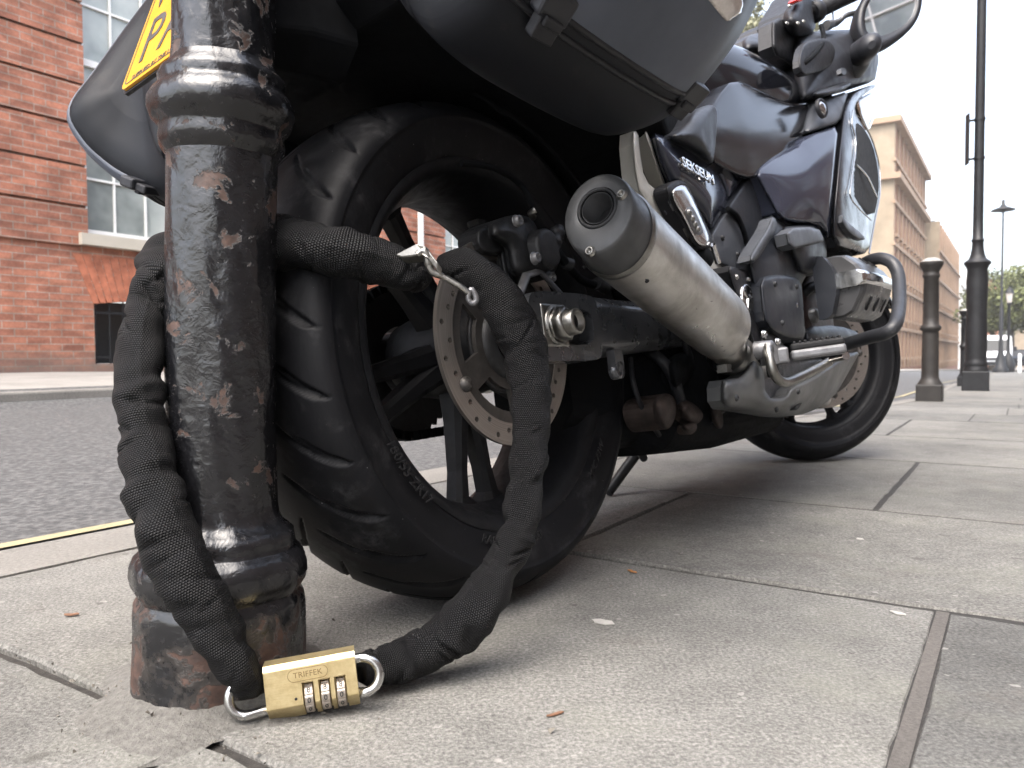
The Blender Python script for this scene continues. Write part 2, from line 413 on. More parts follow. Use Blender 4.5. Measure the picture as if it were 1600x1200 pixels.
M['sash'] = simple('white_gloss_paint', (.74, .73, .70), .35, var=.05, scale=5)
def mat_pane():
    t = NT('window_pane'); v = t.coord('Object')
    t.set(Base_Color=t.ramp(t.noise(v, .9, 4), [(.35, (.16, .18, .175)), (.5, (.32, .35, .33)), (.65, (.44, .46, .44))]), Roughness=.08, Specular_IOR_Level=.7)  # colour mottled to suggest reflections and curtains in the panes
    return t.m
M['pane'] = mat_pane()
M['iron'] = simple('black_street_iron', (.011, .0115, .013), .48, spec=.3, var=.3, scale=14, bump=.15, bscale=90)
M['iron_brown'] = simple('dusty_brown_black_iron', (.020, .018, .0165), .5, spec=.3, var=.3, scale=14, bump=.15, bscale=90)
M['white_paint'] = simple('white_street_paint', (.75, .75, .73), .5, var=.08)
def mat_brass():
    t = NT('brushed_brass'); v = t.coord('Object', (60, 900, 900)); v2 = t.coord('Object')
    n = t.noise(v, 1, 4, .6)
    t.set(Base_Color=t.ramp(t.noise(v2, 90, 6, .7), [(.25, (.50, .39, .20)), (.5, (.66, .54, .30)), (.8, (.76, .65, .40))]), Metallic=.9,
          Roughness=t.ramp(n, [(.3, .34), (.7, .5)]), Normal=t.bump(n, .25, .0006)); return t.m
M['brass'] = mat_brass()
M['brass_dark'] = simple('engraved_dark_brass', (.22, .14, .055), .6, metal=.7)
M['dial'] = simple('nickel_dial', (.30, .265, .23), .45, metal=.8, var=.3, scale=300, bump=.2, bscale=1500)
M['ink'] = simple('black_ink', (.01, .01, .01), .6)
M['plate_yellow'] = simple('yellow_reflective_plate', (.50, .235, .012), .4, var=.04, scale=20)
M['plate_ink'] = simple('plate_lettering', (.05, .05, .05), .4)
M['lens'] = simple('reflector_lens', (.55, .50, .46), .15, metal=.3, var=.2, scale=60, coat=1)
M['smoke_lens'] = simple('brown_indicator_lens', (.20, .13, .09), .12, var=.2, scale=20, coat=1)
M['tank_gloss'] = simple('tank_gloss_black', (.007, .0072, .009), .12, spec=.3, var=.1, rvar=.03, scale=6)
M['gloss_dim'] = simple('front_cowl_black', (.010, .0105, .013), .22, spec=.35, var=.1, scale=6)
M['glass_mirror'] = simple('mirror_glass', (.86, .86, .86), .02, metal=1, var=.01, rvar=.005)
M['red'] = simple('red_switch', (.6, .03, .02), .4)
M['van_white'] = simple('white_van_paint', (.72, .73, .74), .3, var=.05, coat=.5)
M['leafmat'] = simple('leaf_green', (.10, .115, .035), .6, var=.5, scale=.8)
M['leaf_glare_paled'] = simple('leaf_glare_paled', (.20, .20, .11), .6, var=.4, scale=.8)  # leaf colour paled to stand for the glare bleaching the crown
M['bark'] = simple('bark', (.08, .065, .05), .9, var=.4, scale=6)
def mat_muffler():
    t = NT('stained_stainless_steel'); v = t.coord('Object')
    n = t.noise(v, 14, 7, .65, .5); f = t.noise(v, 120, 5, .7)
    col = t.ramp(n, [(.3, (.30, .285, .26)), (.5, (.46, .445, .42)), (.72, (.62, .61, .59))])
    mk = t.ramp(t.noise(t.coord('Object', (60, 60, 300)), 1, 2, .5), [(.70, 0), (.73, 1)]); mk = t.math('MULTIPLY', mk, t.ramp(t.noise(v, 22, 2), [(.55, 0), (.6, .8)]))
    col = t.mix(mk, col, (.03, .028, .025))
    t.set(Base_Color=col, Metallic=.92, Roughness=t.ramp(n, [(.3, .46), (.7, .26)]), Normal=t.bump(f, .12, .0008)); return t.m
M['muffler'] = mat_muffler()
def mat_disc():
    t = NT('brake_disc_steel'); v = t.coord('Object')
    # concentric scoring around the axle (object origin at the axle, axis = y)
    sp = t.n('SeparateXYZ'); t.l(v, sp.inputs[0])
    rr = t.math('SQRT', t.math('ADD', t.math('MULTIPLY', sp.outputs[0], sp.outputs[0]), t.math('MULTIPLY', sp.outputs[2], sp.outputs[2])))
    cb = t.n('CombineXYZ'); t.l(rr, cb.inputs[0]); n = t.noise(cb.outputs[0], 700, 3)
    t.set(Base_Color=t.ramp(n, [(.3, (.20, .185, .17)), (.7, (.44, .41, .38))]), Metallic=.9, Roughness=.38, Normal=t.bump(n, .25, .0006)); return t.m
M['disc'] = mat_disc()
def mat_tyre():
    t = NT('tyre_rubber'); v = t.coord('Object'); n = t.noise(v, 9, 7, .7, .6)
    sc = t.noise(t.coord('Object', (1, 1, 1)), 70, 6, .75)
    dust = t.math('MULTIPLY', t.ramp(n, [(.5, 0), (.66, 1)]), t.ramp(sc, [(.42, 0), (.62, .9)]))
    col = t.mix(dust, (.004, .0042, .0052), (.035, .035, .037))
    dots = t.ramp(t.noise(v, 330, 1, .5), [(.80, 0), (.82, 1)]); col = t.mix(t.math('MULTIPLY', dots, .5), col, (.4, .4, .38))
    t.set(Base_Color=col, Roughness=.55, Specular_IOR_Level=.14, Normal=t.bump(sc, .25, .0012)); return t.m
M['tyre'] = mat_tyre()
M['leaf_orange'] = simple('dry_leaf', (.30, .13, .04), .7, var=.4, scale=200)
M['leaf_brown'] = simple('brown_leaf', (.16, .08, .045), .7, var=.4, scale=200)
M['gum'] = simple('old_chewing_gum', (.32, .31, .285), .8, var=.1, scale=200)
M['pebble'] = simple('grit', (.10, .09, .075), .9, var=.7, scale=100)
#PART2
# face uvs
def _addq(s, ps, uvs, smooth=False):
    n = s.add(ps, [tuple(range(len(ps)))], smooth); s.uv[len(s.f)-1] = uvs
MB.addq = _addq
def _build(s, name, mat, parent=None, fix=True):
    me = bpy.data.meshes.new(name); me.from_pydata([tuple(v) for v in s.v], [], s.f)
    me.polygons.foreach_set('use_smooth', s.sm)
    if s.uv:
        ul = me.uv_layers.new(name='UVMap').data
        for i, uv in s.uv.items():
            for k, li in enumerate(me.polygons[i].loop_indices): ul[li].uv = uv[k]
    me.update()
    if fix:
        bm = bmesh.new(); bm.from_mesh(me); bmesh.ops.recalc_face_normals(bm, faces=bm.faces); bm.to_mesh(me); bm.free()
    return mesh_obj(name, me, mat, parent)
MB.build = _build

# ================================================================== ground
def sheet(name, ss, nfun, mat, z=0, kind='structure', label=None, cat=None):
    mb = MB()
    for a, b in zip(ss, ss[1:]):
        na, nb = nfun(a), nfun(b)
        for (p, q), (p2, q2) in zip(zip(na, na[1:]), zip(nb, nb[1:])):
            mb.add([street(a, p, zn(p)+z), street(a, q, zn(q)+z), street(b, q2, zn(q2)+z), street(b, p2, zn(p2)+z)], [(0, 1, 2, 3)], True)
    bm = mb.build(name, mat, fix=False); me = bm.data
    b = bmesh.new(); b.from_mesh(me); bmesh.ops.remove_doubles(b, verts=b.verts, dist=1e-5)
    for f in b.faces:
        f.normal_update()
        if f.normal.z < 0: f.normal_flip()
    b.to_mesh(me); b.free()
    tag(bm, label, cat, kind=kind); return bm
SS = [-8, -4, -2, 0, 1.2, 2, 2.5, 3.2, 4, 5, 6, 7, 9, 11, 14, 20, 30, 45, 60, 90, 150]
g = MB(); g.add([(-500, -300, -2.9), (500, -300, -2.9), (500, 900, -2.9), (-500, 900, -2.9)], [(0, 1, 2, 3)])
tag(g.build('ground', M['farpave'], fix=False), 'pale far ground', kind='structure')
sheet('road', SS, lambda s: [nk(s)-.06]+[nk(s)+(5-nk(s))*i/8 for i in range(1, 8)]+[5.05], M['asphalt'])
sheet('yellow_line', SS, lambda s: [nk(s)+.045, nk(s)+.078], M['yellow_line'], .004)
bpy.data.objects['yellow_line'].location.z = 0
sheet('far_yellow_line', SS, lambda s: [4.62, 4.72], M['yellow_line'], .004)
sheet('pavement_bed', SS, lambda s: [-9, -4, 0, nk(s)-.02], M['mortar'], -.0012)
sheet('far_pavement', SS, lambda s: [4.86, 6, 8.4, 14], M['farpave'], .0)
def slab(mb, q, near, z=0):
    """q: four (s, n) corners; a slab with worn, slightly ragged edges"""
    if near:
        P = []
        for i in range(4):
            a, b = q[i], q[(i+1) % 4]; k = max(2, int(math.dist(a, b)/.03))
            for j in range(k):
                t = j/k; P.append((a[0]+(b[0]-a[0])*t+rng.normal(0, .0009), a[1]+(b[1]-a[1])*t+rng.normal(0, .0009)))
        cs = sum(p[0] for p in P)/len(P); cn = sum(p[1] for p in P)/len(P)
        def ins(p, d):
            l = math.hypot(p[0]-cs, p[1]-cn); return (p[0]-(p[0]-cs)/l*d, p[1]-(p[1]-cn)/l*d)
        R0 = [street(*p, z-.03) for p in P]; R1 = [street(*ins(p, .001), z-.004) for p in P]; R2 = [street(*ins(p, .004), z) for p in P]
        n = len(P); vs = R0+R1+R2; fs = [tuple(range(2*n, 3*n))]
        for k in (0, 1):
            for j in range(n): fs.append((k*n+j, k*n+(j+1) % n, (k+1)*n+(j+1) % n, (k+1)*n+j))
        mb.add(vs, fs)
    else:
        t = [street(*p, z) for p in q]; b = [street(*p, z-.03) for p in q]
        mb.add(b+t, [(4, 5, 6, 7), (0, 1, 5, 4), (1, 2, 6, 5), (2, 3, 7, 6), (3, 0, 4, 7)])
rows = [-2.6, -1.9, -1.2, -.42, .37, 1.035, 1.63, 2.42, 3.15, 3.95, 4.62, 5.4, 6.1]
while rows[-1] < 70: rows.append(rows[-1]+random.choice((.62, .7, .78)))
fixedj = {3: [.54, -.28], 4: [.07, -.72], 5: [.60, -.25], 6: [.23, -.5, .98], 7: [.62, -.06]}
mb = MB(); fillmb = MB()
for i in range(len(rows)-1):
    a, b = rows[i], rows[i+1]; near = b < 4.5; g_ = .0032; gs = .0065
    ne = min(nk(a), nk(b))-.18 if i != 5 else nk(a)-.18
    js = sorted(fixedj.get(i, []), reverse=True)
    if not js:
        x = ne - random.uniform(.4, .95)
        while x > -.5: js.append(x); x -= random.uniform(.6, .95)
    x = js[-1]
    while x > (-2.2 if near else -8): x -= random.uniform(.6, .95); js.append(x)
    E = [None]+js
    for k in range(len(js)):
        n1 = E[k]; n0 = E[k+1]
        wide = .0058 if (i == 4 and n0 == .07) else g_; wide1 = .0058 if (i == 4 and n1 == .07) else g_
        if n1 is None: q = [(a+gs, n0+wide), (b-gs, n0+wide), (b-gs, nk(b)-.18), (a+gs, nk(a)-.18)]
        else: q = [(a+gs, n0+wide), (b-gs, n0+wide), (b-gs, n1-wide1), (a+gs, n1-wide1)]
        slab(mb, q, near, .0012 if i == 5 and near else rng.uniform(-.0003, .0003))
tag(mb.build('pavement', M['paving']), kind='structure')
fm = MB(); fm.add([street(.374, .0632, -.0004), street(1.032, .0632, -.0004), street(1.032, .0768, -.0004), street(.374, .0768, -.0004)], [(0, 1, 2, 3)])
tag(fm.build('joint_filler', M['fill']), kind='structure')
km = MB(); s = -2.5
while s < 70:
    e = s+random.uniform(.8, 1.0); z = rng.uniform(-.001, .001)
    q = [(s+.003, nk(s)-.174), (e-.003, nk(e)-.174), (e-.003, nk(e)), (s+.003, nk(s))]
    t = [street(*p, z) for p in q]; bt = [street(*p, -.12) for p in q]
    t[2] = street(q[2][0], q[2][1]-.006, z-.002); t[3] = street(q[3][0], q[3][1]-.006, z-.002)
    km.add(bt+t, [(4, 5, 6, 7), (0, 1, 5, 4), (1, 2, 6, 5), (2, 3, 7, 6), (3, 0, 4, 7)]); s = e
tag(km.build('kerb', M['kerb']), kind='structure')
km = MB(); s = -8
while s < 110:
    e = s+random.uniform(.85, 1.1)
    q = [(s+.006, 4.86), (s+.006, 4.70), (e-.006, 4.70), (e-.006, 4.86)]
    zt = .118+rng.uniform(-.003, .003)
    t = [street(p[0], p[1]+(.012 if p[1] < 4.8 else 0), zt) for p in q]; bt = [street(*p, -.05) for p in q]
    km.add(bt+t, [(4, 5, 6, 7), (0, 1, 5, 4), (1, 2, 6, 5), (2, 3, 7, 6), (3, 0, 4, 7)]); s = e
tag(bevel(km.build('far_kerb', M['kerb']), .012, 2), kind='structure')

# ================================================================== buildings
def facade(mb, O, A, N, wd, z0, z1, holes, reveal=.12, uvo=(0, 0)):
    """brick skin with real window openings: O corner, A along, N outward"""
    xs = sorted({0, wd, *[h[0] for h in holes], *[h[1] for h in holes]}); ys = sorted({z0, z1, *[h[2] for h in holes], *[h[3] for h in holes]})
    Z = Vector((0, 0, 1)); P = lambda a, z, d=0: O + A*a + Z*z - N*d
    for a, b in zip(xs, xs[1:]):
        for c, d in zip(ys, ys[1:]):
            if any(h[0]-1e-6 <= a and b <= h[1]+1e-6 and h[2]-1e-6 <= c and d <= h[3]+1e-6 for h in holes): continue
            mb.addq([P(a, c), P(b, c), P(b, d), P(a, d)], [(a, c), (b, c), (b, d), (a, d)])
    for a, b, c, d in [h[:4] for h in holes]:
        r = reveal
        for q, u in (([P(a, c), P(a, d), P(a, d, r), P(a, c, r)], [(0, c), (0, d), (r, d), (r, c)]), ([P(b, c), P(b, d), P(b, d, r), P(b, c, r)], [(0, c), (0, d), (r, d), (r, c)]),
                     ([P(a, c), P(b, c), P(b, c, r), P(a, c, r)], [(a, 0), (b, 0), (b, r), (a, r)]), ([P(a, d), P(b, d), P(b, d, r), P(a, d, r)], [(a, 0), (b, 0), (b, r), (a, r)])): mb.addq(q, u)
def obox(mb, O, A, N, a0, a1, z0, z1, d0, d1, uv=True):
    Z = Vector((0, 0, 1)); P = lambda a, z, d: O + A*a + Z*z + N*d
    for q, u in (([P(a0, z0, d1), P(a1, z0, d1), P(a1, z1, d1), P(a0, z1, d1)], [(a0, z0), (a1, z0), (a1, z1), (a0, z1)]),
                 ([P(a0, z0, d0), P(a0, z0, d1), P(a0, z1, d1), P(a0, z1, d0)], [(d0, z0), (d1, z0), (d1, z1), (d0, z1)]),
                 ([P(a1, z0, d0), P(a1, z0, d1), P(a1, z1, d1), P(a1, z1, d0)], [(d0, z0), (d1, z0), (d1, z1), (d0, z1)]),
                 ([P(a0, z1, d0), P(a0, z1, d1), P(a1, z1, d1), P(a1, z1, d0)], [(a0, d0), (a0, d1), (a1, d1), (a1, d0)]),
                 ([P(a0, z0, d0), P(a0, z0, d1), P(a1, z0, d1), P(a1, z0, d0)], [(a0, d0), (a0, d1), (a1, d1), (a1, d0)]),
                 ([P(a0, z0, d0), P(a1, z0, d0), P(a1, z1, d0), P(a0, z1, d0)], [(a0, z0), (a1, z0), (a1, z1), (a0, z1)])): mb.addq(q, u)
def sash(parent, O, A, N, h, cols=4, rws=6, rec=.10, fw=.05, bar=.022, mid=True, paneM=None):
    a, b, c, d = h[:4]; f = MB(); e = .02
    obox(f, O, A, N, a, a+fw, c, d, -rec, -rec+e*2); obox(f, O, A, N, b-fw, b, c, d, -rec, -rec+e*2)
    obox(f, O, A, N, a+fw, b-fw, c, c+fw*1.3, -rec, -rec+e*2); obox(f, O, A, N, a+fw, b-fw, d-fw, d, -rec, -rec+e*2)
    for i in range(1, cols):
        x = a+(b-a)*i/cols; obox(f, O, A, N, x-bar/2, x+bar/2, c+fw*1.3, d-fw, -rec, -rec+e)
    for j in range(1, rws):
        z = c+(d-c)*j/rws; k = bar*1.6 if (mid and j == rws//2) else bar/2
        dd = e*2.1 if (mid and j == rws//2) else e*1.1
        obox(f, O, A, N, a+fw, b-fw, z-k, z+k, -rec-.001, -rec+dd)
    fo = f.build('window', M['sash'], parent)
    p = MB(); obox(p, O, A, N, a+.01, b-.01, c+.01, d-.01, -rec-.02, -rec-.005); p.build('pane', paneM or M['pane'], fo)
    return fo
# --- near brick building across the road
bb = thing('brick_building', 'red brick building with banded courses and white sash windows across the road', 'building', street(4, 8.3, .16))
BL = lambda s: street(s, 8.3, 0, False)
O = BL(-4) - bb.location; A, N = SX, -NX; X0 = -4
wins = [4.38 + 3.05*k for k in range(-2, 8)]
holes = []; 
for x in wins:
    holes.append((x-X0, x-X0+1.45, 1.62, 5.30)); holes.append((x-X0+.06, x-X0+1.38, .24, .94)); holes.append((x-X0, x-X0+1.45, 7.2, 9.9)); holes.append((x-X0, x-X0+1.45, 11.2, 13.2))
mb = MB(); facade(mb, O, A, N, 31.2, -.4, 14.4, holes, .14)
ks = [h for h in holes if h[2] > 1]
z = 1.46
while z < 14.2:
    z0, z1 = z+.03, z+.425
    cuts = [0]
    for h in sorted(ks):
        if h[2] < z1 and h[3] > z0: cuts += [h[0]-.0, h[1]+.0]
    cuts.append(31.2)
    for a, b in zip(cuts[::2], cuts[1::2]): obox(mb, O, A, N, a, b, z0, z1, 0, .035)
    z += .425
obox(mb, O, A, N, 31.2, 31.25, -.4, 14.4, -10, .0); obox(mb, O, A, N, -.05, 0, -.4, 14.4, -10, 0)
mb.build('wall', M['brick'], bb)
mb = MB(); obox(mb, O, A, N, 0, 31.2, 14.4, 14.7, -10, .25); bevel(mb.build('cornice', M['stone'], bb), .03)
mb = MB(); obox(mb, O, A, N, .2, 31, 14.7, 17, -9, -1.5); mb.build('roof', M['grey_dark'], bb)
for h in holes:
    if h[2] < 1:
        mb = MB(); obox(mb, O, A, N, h[0], h[1], h[2], h[3], -.5, -.45); q = mb.build('basement_window', M['window_dark'], bb)
        g = MB()
        for i in range(9):
            x = h[0]+.04+(h[1]-h[0]-.08)*i/8; g.tube([O+A*x+N*(-.05)+Vector((0, 0, h[2])), O+A*x+N*(-.05)+Vector((0, 0, h[3]))], .009, 8)
        for zz in (h[2]+.06, h[3]-.16): obox(g, O, A, N, h[0], h[1], zz, zz+.03, -.06, -.04)
        g.build('grille', M['iron'], q)
        # fan of upright bricks over the opening
        v = MB(); nb = 18
        for i in range(nb):
            t0, t1 = (i+.06)/nb-.5, (i+.94)/nb-.5; wdt = h[1]-h[0]; cx = (h[0]+h[1])/2; sag = lambda t: .05*(1-4*t*t)
            P = lambda a, zz, d: O+A*a+Vector((0, 0, zz))+N*d
            lo0, lo1 = cx+t0*wdt*1.02, cx+t1*wdt*1.02; hi0, hi1 = cx+t0*wdt*1.32, cx+t1*wdt*1.32
            bz = h[3]-.05+sag(t0)
            v.hexa([P(lo0, bz, -.1), P(lo1, bz, -.1), P(lo1, bz, .004), P(lo0, bz, .004), P(hi0, 1.40, -.1), P(hi1, 1.40, -.1), P(hi1, 1.40, .004), P(hi0, 1.40, .004)])
        v.build('brick_arch', ARCH if 'ARCH' in globals() else simple('gauged_brick', (.38, .13, .07), .85, var=.35, scale=9, bump=.3), bb)
        ARCH = bpy.data.materials['gauged_brick']
    else:
        so = sash(bb, O, A, N, h, 4, 6 if h[3]-h[2] > 3 else 4)
        sl = MB(); obox(sl, O, A, N, h[0]-.10, h[1]+.10, h[2]-.12, h[2], -.1, .10); bevel(sl.build('sill', M['stone'], so), .012)
pb = MB(); px_ = 9.75-X0
pb.tube([O+A*px_+N*.10+Vector((0, 0, .2)), O+A*px_+N*.10+Vector((0, 0, 14.3))], .05, 12)
for zz in (1.2, 3.2, 5.2, 7.2, 9.2): obox(pb, O, A, N, px_-.08, px_+.08, zz, zz+.06, .03, .16)
pb.build('drainpipe', M['sash'], bb)
# --- brick building on our side of the street, right of the camera (unseen, added to supply brown reflections in the paint and the mirror)
rb = thing('unseen_brick_building', 'unseen brick building on the near pavement, added for its reflections in the mirror and paint', 'building', street(2, -3.6, 0))
O2 = street(-9, -6.5, 0, False)-rb.location; A2, N2 = SX, NX
holes2 = [(1.2+3.1*k, 2.7+3.1*k, zz, zz+2.1) for k in range(11) for zz in (1.1, 4.6)]
mb = MB(); facade(mb, O2, A2, N2, 36, -.4, 8.2, holes2, .14); obox(mb, O2, A2, N2, -.05, 0, -.4, 8.2, -6, 0); obox(mb, O2, A2, N2, 36, 36.05, -.4, 8.2, -6, 0)
mb.build('wall', M['brick_near'], rb)
for h in holes2: sash(rb, O2, A2, N2, h, 2, 4)
mb = MB(); obox(mb, O2, A2, N2, 0, 36, 8.2, 8.4, -6, .2); mb.build('cornice', M['stone'], rb)

def block(name, label, s0, s1, n0, n1, h, wall, trim, floors, step, ww, endmat=None, corn=None, z0=0):
    base = zs(s0)+.16
    o = thing(name, label, 'building', street(s0, n0, .16)); 
    Of = street(s0, n0, 0, False)-Vector((o.location.x, o.location.y, 0)); Of.z = -1
    Lw = s1-s0; fh = h/floors; hs = []
    x = step*.35
    while x+ww < Lw-.5:
        for k in range(floors): hs.append((x, x+ww, 1+k*fh+fh*.28, 1+k*fh+fh*.86))
        x += step
    m1 = MB(); facade(m1, Of, SX, -NX, Lw, 0, h+1, hs, .25)
    obox(m1, Of, SX, -NX, Lw, Lw+.05, 0, h+1, -(n1-n0), 0)
    m1.build('wall', wall, o)
    m2 = MB(); obox(m2, Of, SX, -NX, -.15, 0, 0, h+1, -(n1-n0), .12); 
    m2.build('end_wall', endmat or wall, o)
    m3 = MB()
    x = step*.35-(step-ww)/2
    while x < Lw-.3:
        obox(m3, Of, SX, -NX, x-.18, x+.18, 1, h+1, 0, .16); x += step
    m3.build('pilaster', trim, o)
    m8 = MB()
    for k in range(1, floors):
        obox(m8, Of, SX, -NX, -.2, Lw, 1+k*fh-.1, 1+k*fh+.16, 0, .24)
    m8.build('string_course', trim, o)
    for cz in (corn or []):
        m4 = MB(); obox(m4, Of, SX, -NX, -.55, Lw, cz+1, cz+1.45, -(n1-n0), .6); m4.build('cornice', trim, o)
    m5 = MB(); obox(m5, Of, SX, -NX, 0, Lw, h+1, h+1.1, -(n1-n0), -.3); m5.build('roof', M['grey_dark'], o)
    for q in hs:
        m6 = MB(); obox(m6, Of, SX, -NX, q[0], q[1], q[2], q[3], -.25, -.2); wo = m6.build('window', M['pane'], o)
        if q[2] < h*.7:
            m7 = MB(); obox(m7, Of, SX, -NX, q[0]-.15, q[1]+.15, q[2]-.22, q[2], -.1, .28); m7.build('sill', trim, wo)
    return o, Of
STN = simple('warm_stone_trim', (.29, .20, .135), .8, var=.15, scale=.8)
block('stone_corner_building', 'tall beige stone and brown brick block with a heavy cornice, nearest of the far buildings', 66, 90, 8.3, 24, 19.3, M['brick_far'], STN, 6, 2.5, 1.15, M['stone_beige'], [14.6, 18.9])
block('brown_brick_building', 'lower brown brick block with plain stone end wall beyond the corniced building', 90.6, 124, 7.1, 22, 15.2, M['brick_far'], STN, 5, 2.8, 1.3, M['stone_beige'], [])
ob, Of = block('white_building', 'white rendered building at the far end of the street', 126, 150, 7.1, 20, 15.0, M['render_white'], M['render_white'], 5, 3, 1.2, None, [])
m = MB(); obox(m, Of, SX, -NX, 2, 6, 3.4, 4.6, .1, .3); m.build('shop_sign', simple('blue_sign', (.10, .09, .30), .5), ob)
block('red_brick_end_building', 'narrow red brick building glimpsed between far bollard and lamp post', 152, 175, 3.0, 18, 15, M['brick'], STN, 4, 3, 1.2, None, [])
block('cross_street_building', 'low stone building behind the trees at the end of the street', 190, 215, -40, 2.0, 8, M['stone_beige'], STN, 3, 4, 1.5, None, [])

# ================================================================== trees
def tree(name, label, loc, h, cr, cz, n, leaf, mat, seed, group=None):
    r = np.random.default_rng(seed); o = thing(name, label, 'tree', loc, 0, group)
    t = MB(); t.tube([(0, 0, -.5), (.05, 0, h*.3), (0, .1, h*.55), (0, 0, h*.8)], [.3*h/10, .22*h/10, .15*h/10, .05], 10)
    for i in range(9):
        a = r.uniform(0, 6.28); z = h*r.uniform(.35, .65); e = cr*r.uniform(.6, .9)
        t.tube([(0, 0, z), (math.cos(a)*e*.5, math.sin(a)*e*.5, z+h*.12), (math.cos(a)*e, math.sin(a)*e, z+h*.22)], [.09*h/10, .06*h/10, .02], 6)
    t.build('trunk', M['bark'], o)
    # leaf clumps scattered through the crown
    cl = []
    for i in range(46):
        d = r.normal(size=3); d /= np.linalg.norm(d); d *= r.uniform(.35, 1)**.6; cl.append((d*[cr, cr, cr*.8]+[0, 0, cz], r.uniform(.18, .34)*cr))
    V = []; F = []
    for i in range(n):
        c, q = cl[r.integers(len(cl))]; d = r.normal(size=3); d /= np.linalg.norm(d); p = c+d*q*r.uniform(.5, 1.05)
        a = r.normal(size=3); a /= np.linalg.norm(a); b = np.cross(a, r.normal(size=3)); b /= np.linalg.norm(b); k = leaf*r.uniform(.6, 1.3)
        m_ = len(V); V += [p-a*k, p+b*k*.6, p+a*k, p-b*k*.6]; F.append((m_, m_+1, m_+2, m_+3))
    me = bpy.data.meshes.new('crown'); me.from_pydata([tuple(map(float, q)) for q in V], [], F); mesh_obj('crown', me, mat, o)
    return o
T = lambda px, d: Vector(CAM + ray(px, 555)*d)
for i, (px, d, h, cr, lab) in enumerate([(1549, 84, 9.5, 3.2, 'yellowish green street tree, leftmost of the far trees, behind the white van'), (1580, 78, 10, 3.6, 'rounded green street tree behind the lantern lamp post'),
        (1606, 70, 9.6, 3.6, 'green street tree cut by the right edge of the picture'), (1640, 64, 9, 3.4, 'green street tree just beyond the right edge'), (1566, 110, 13.5, 4.6, 'taller hazy tree rising behind the row of far trees')]):
    p = T(px, d); tree('street_tree', lab, (p.x, p.y, -1.3-(.5 if d > 100 else 0)), h, cr, h*.68, 6500, .17, M['leafmat'], 20+i, 'trees at the end of the street')
p = T(1196, 44); tree('tall_tree', 'tall tree with leaves paled to suggest glare, showing above the motorcycle beside the pannier', (p.x, p.y, -.6), 20.5, 3.0, 18.6, 9000, .14, M['leaf_glare_paled'], 31)

# ================================================================== street furniture
def bollard(label, P, cat='bollard', mat=None):
    o = thing('bollard', label, cat, P, -ST, 'iron bollards along the kerb'); mat = mat or M['iron']
    b = MB(); b.box((0, 0, .05), (.166, .166, .14)); bevel(b.build('plinth', mat, o), .008)
    c = MB(); c.lathe([(.083, .118), (.078, .13), (.066, .15), (.058, .165), (.056, .2), (.053, .48), (.053, .50), (.066, .51), (.069, .52), (.066, .535), (.053, .545), (.051, .60), (.049, .875), (.056, .885), (.056, .9), (.05, .91), (.052, .925), (.074, .965), (.078, .98), (.074, .992)], 32)
    c.build('shaft', mat, o)
    d = MB(); d.lathe([(.074, .992), (.055, 1.003), (.05, 1.012), (.028, 1.02), (.0001, 1.022)], 32); d.build('cap', simple('worn_bollard_cap', (.25, .24, .22), .5) if 'worn_bollard_cap' not in bpy.data.materials else bpy.data.materials['worn_bollard_cap'], o)
    return o
p = at(1452.5, 627, 5.50); bollard('black iron bollard standing just beyond the motorcycle front wheel', (p.x, p.y, -.04), mat=M['iron_brown'])
p = at(1507, 605, 10.2); bollard('farther black bollard half hidden behind the tall lamp post', (p.x, p.y, -.135))
# tall lamp column
p = at(1524, 611, 8.1); lp = thing('lamp_column', 'tall black iron street lamp column with square plinth on the pavement', 'lamp post', (p.x, p.y, zs(9)-.0), -ST)
b = MB(); b.box((0, 0, .06), (.245, .245, .28)); bevel(b.build('plinth', M['iron'], lp), .01)
b = MB(); b.lathe([(.118, .2), (.118, .22), (.108, .24), (.108, .26), (.114, .275), (.1, .30), (.097, .34)]+[(.097+.004*math.sin(i), .34+.1*i) for i in range(1, 9)]+[(.094, 1.26), (.103, 1.29), (.125, 1.325), (.128, 1.335), (.115, 1.35), (.082, 1.375), (.066, 1.42), (.056, 1.48), (.053, 1.55), (.06, 1.56), (.06, 1.575), (.05, 1.585), (.048, 1.8), (.044, 4), (.038, 7)], 40)
b.build('column', M['iron'], lp)
sb = MB()
sgm = Matrix.Rotation(rad(20), 3, 'Z')
sb.box(sgm @ Vector((-.115, 0, 2.62)), (.012, .10, .52), sgm)
for z in (2.42, 2.82): sb.box((-.065, 0, z), (.10, .03, .02)); sb.lathe([(.054, z-.012), (.054, z+.012)], 24)
sb.build('sign_plate', M['castdark'], lp)
# far thin lamp, hanging shade
p = at(1563, 582, 45); tl = thing('street_lamp', 'slender far street lamp with a dish shaped shade high on the pole', 'street lamp', (p.x, p.y, -.87), -ST)
b = MB(); b.lathe([(.42, 0), (.42, .2), (.30, .35), (.20, .9), (.16, 1.1), (.11, 1.3), (.10, 3.9), (.06, 4.0), (.05, 9.3), (.02, 9.35)], 16); b.build('pole', M['iron'], tl)
b = MB(); b.lathe([(.0001, 10.05), (.08, 10.0), (.09, 9.75), (.2, 9.62), (.62, 9.45), (.62, 9.40), (.3, 9.38), (.12, 9.3)], 24); b.build('shade', M['iron'], tl)
p = at(1575, 582, 45.5); ll = thing('lantern_lamp', 'far lantern topped lamp post with a bulbous base beside the slender lamp', 'street lamp', (p.x, p.y, -.87), -ST)
b = MB(); b.lathe([(.32, 0), (.36, .25), (.36, .5), (.2, .95), (.13, 1.05), (.09, 1.2), (.075, 3.9), (.14, 4.0), (.12, 4.1)], 16); b.build('pole', M['iron'], ll)
b = MB(); b.lathe([(.12, 4.1), (.19, 4.62), (.19, 4.64)], 6); b.build('lantern_glass', M['lens'], ll)
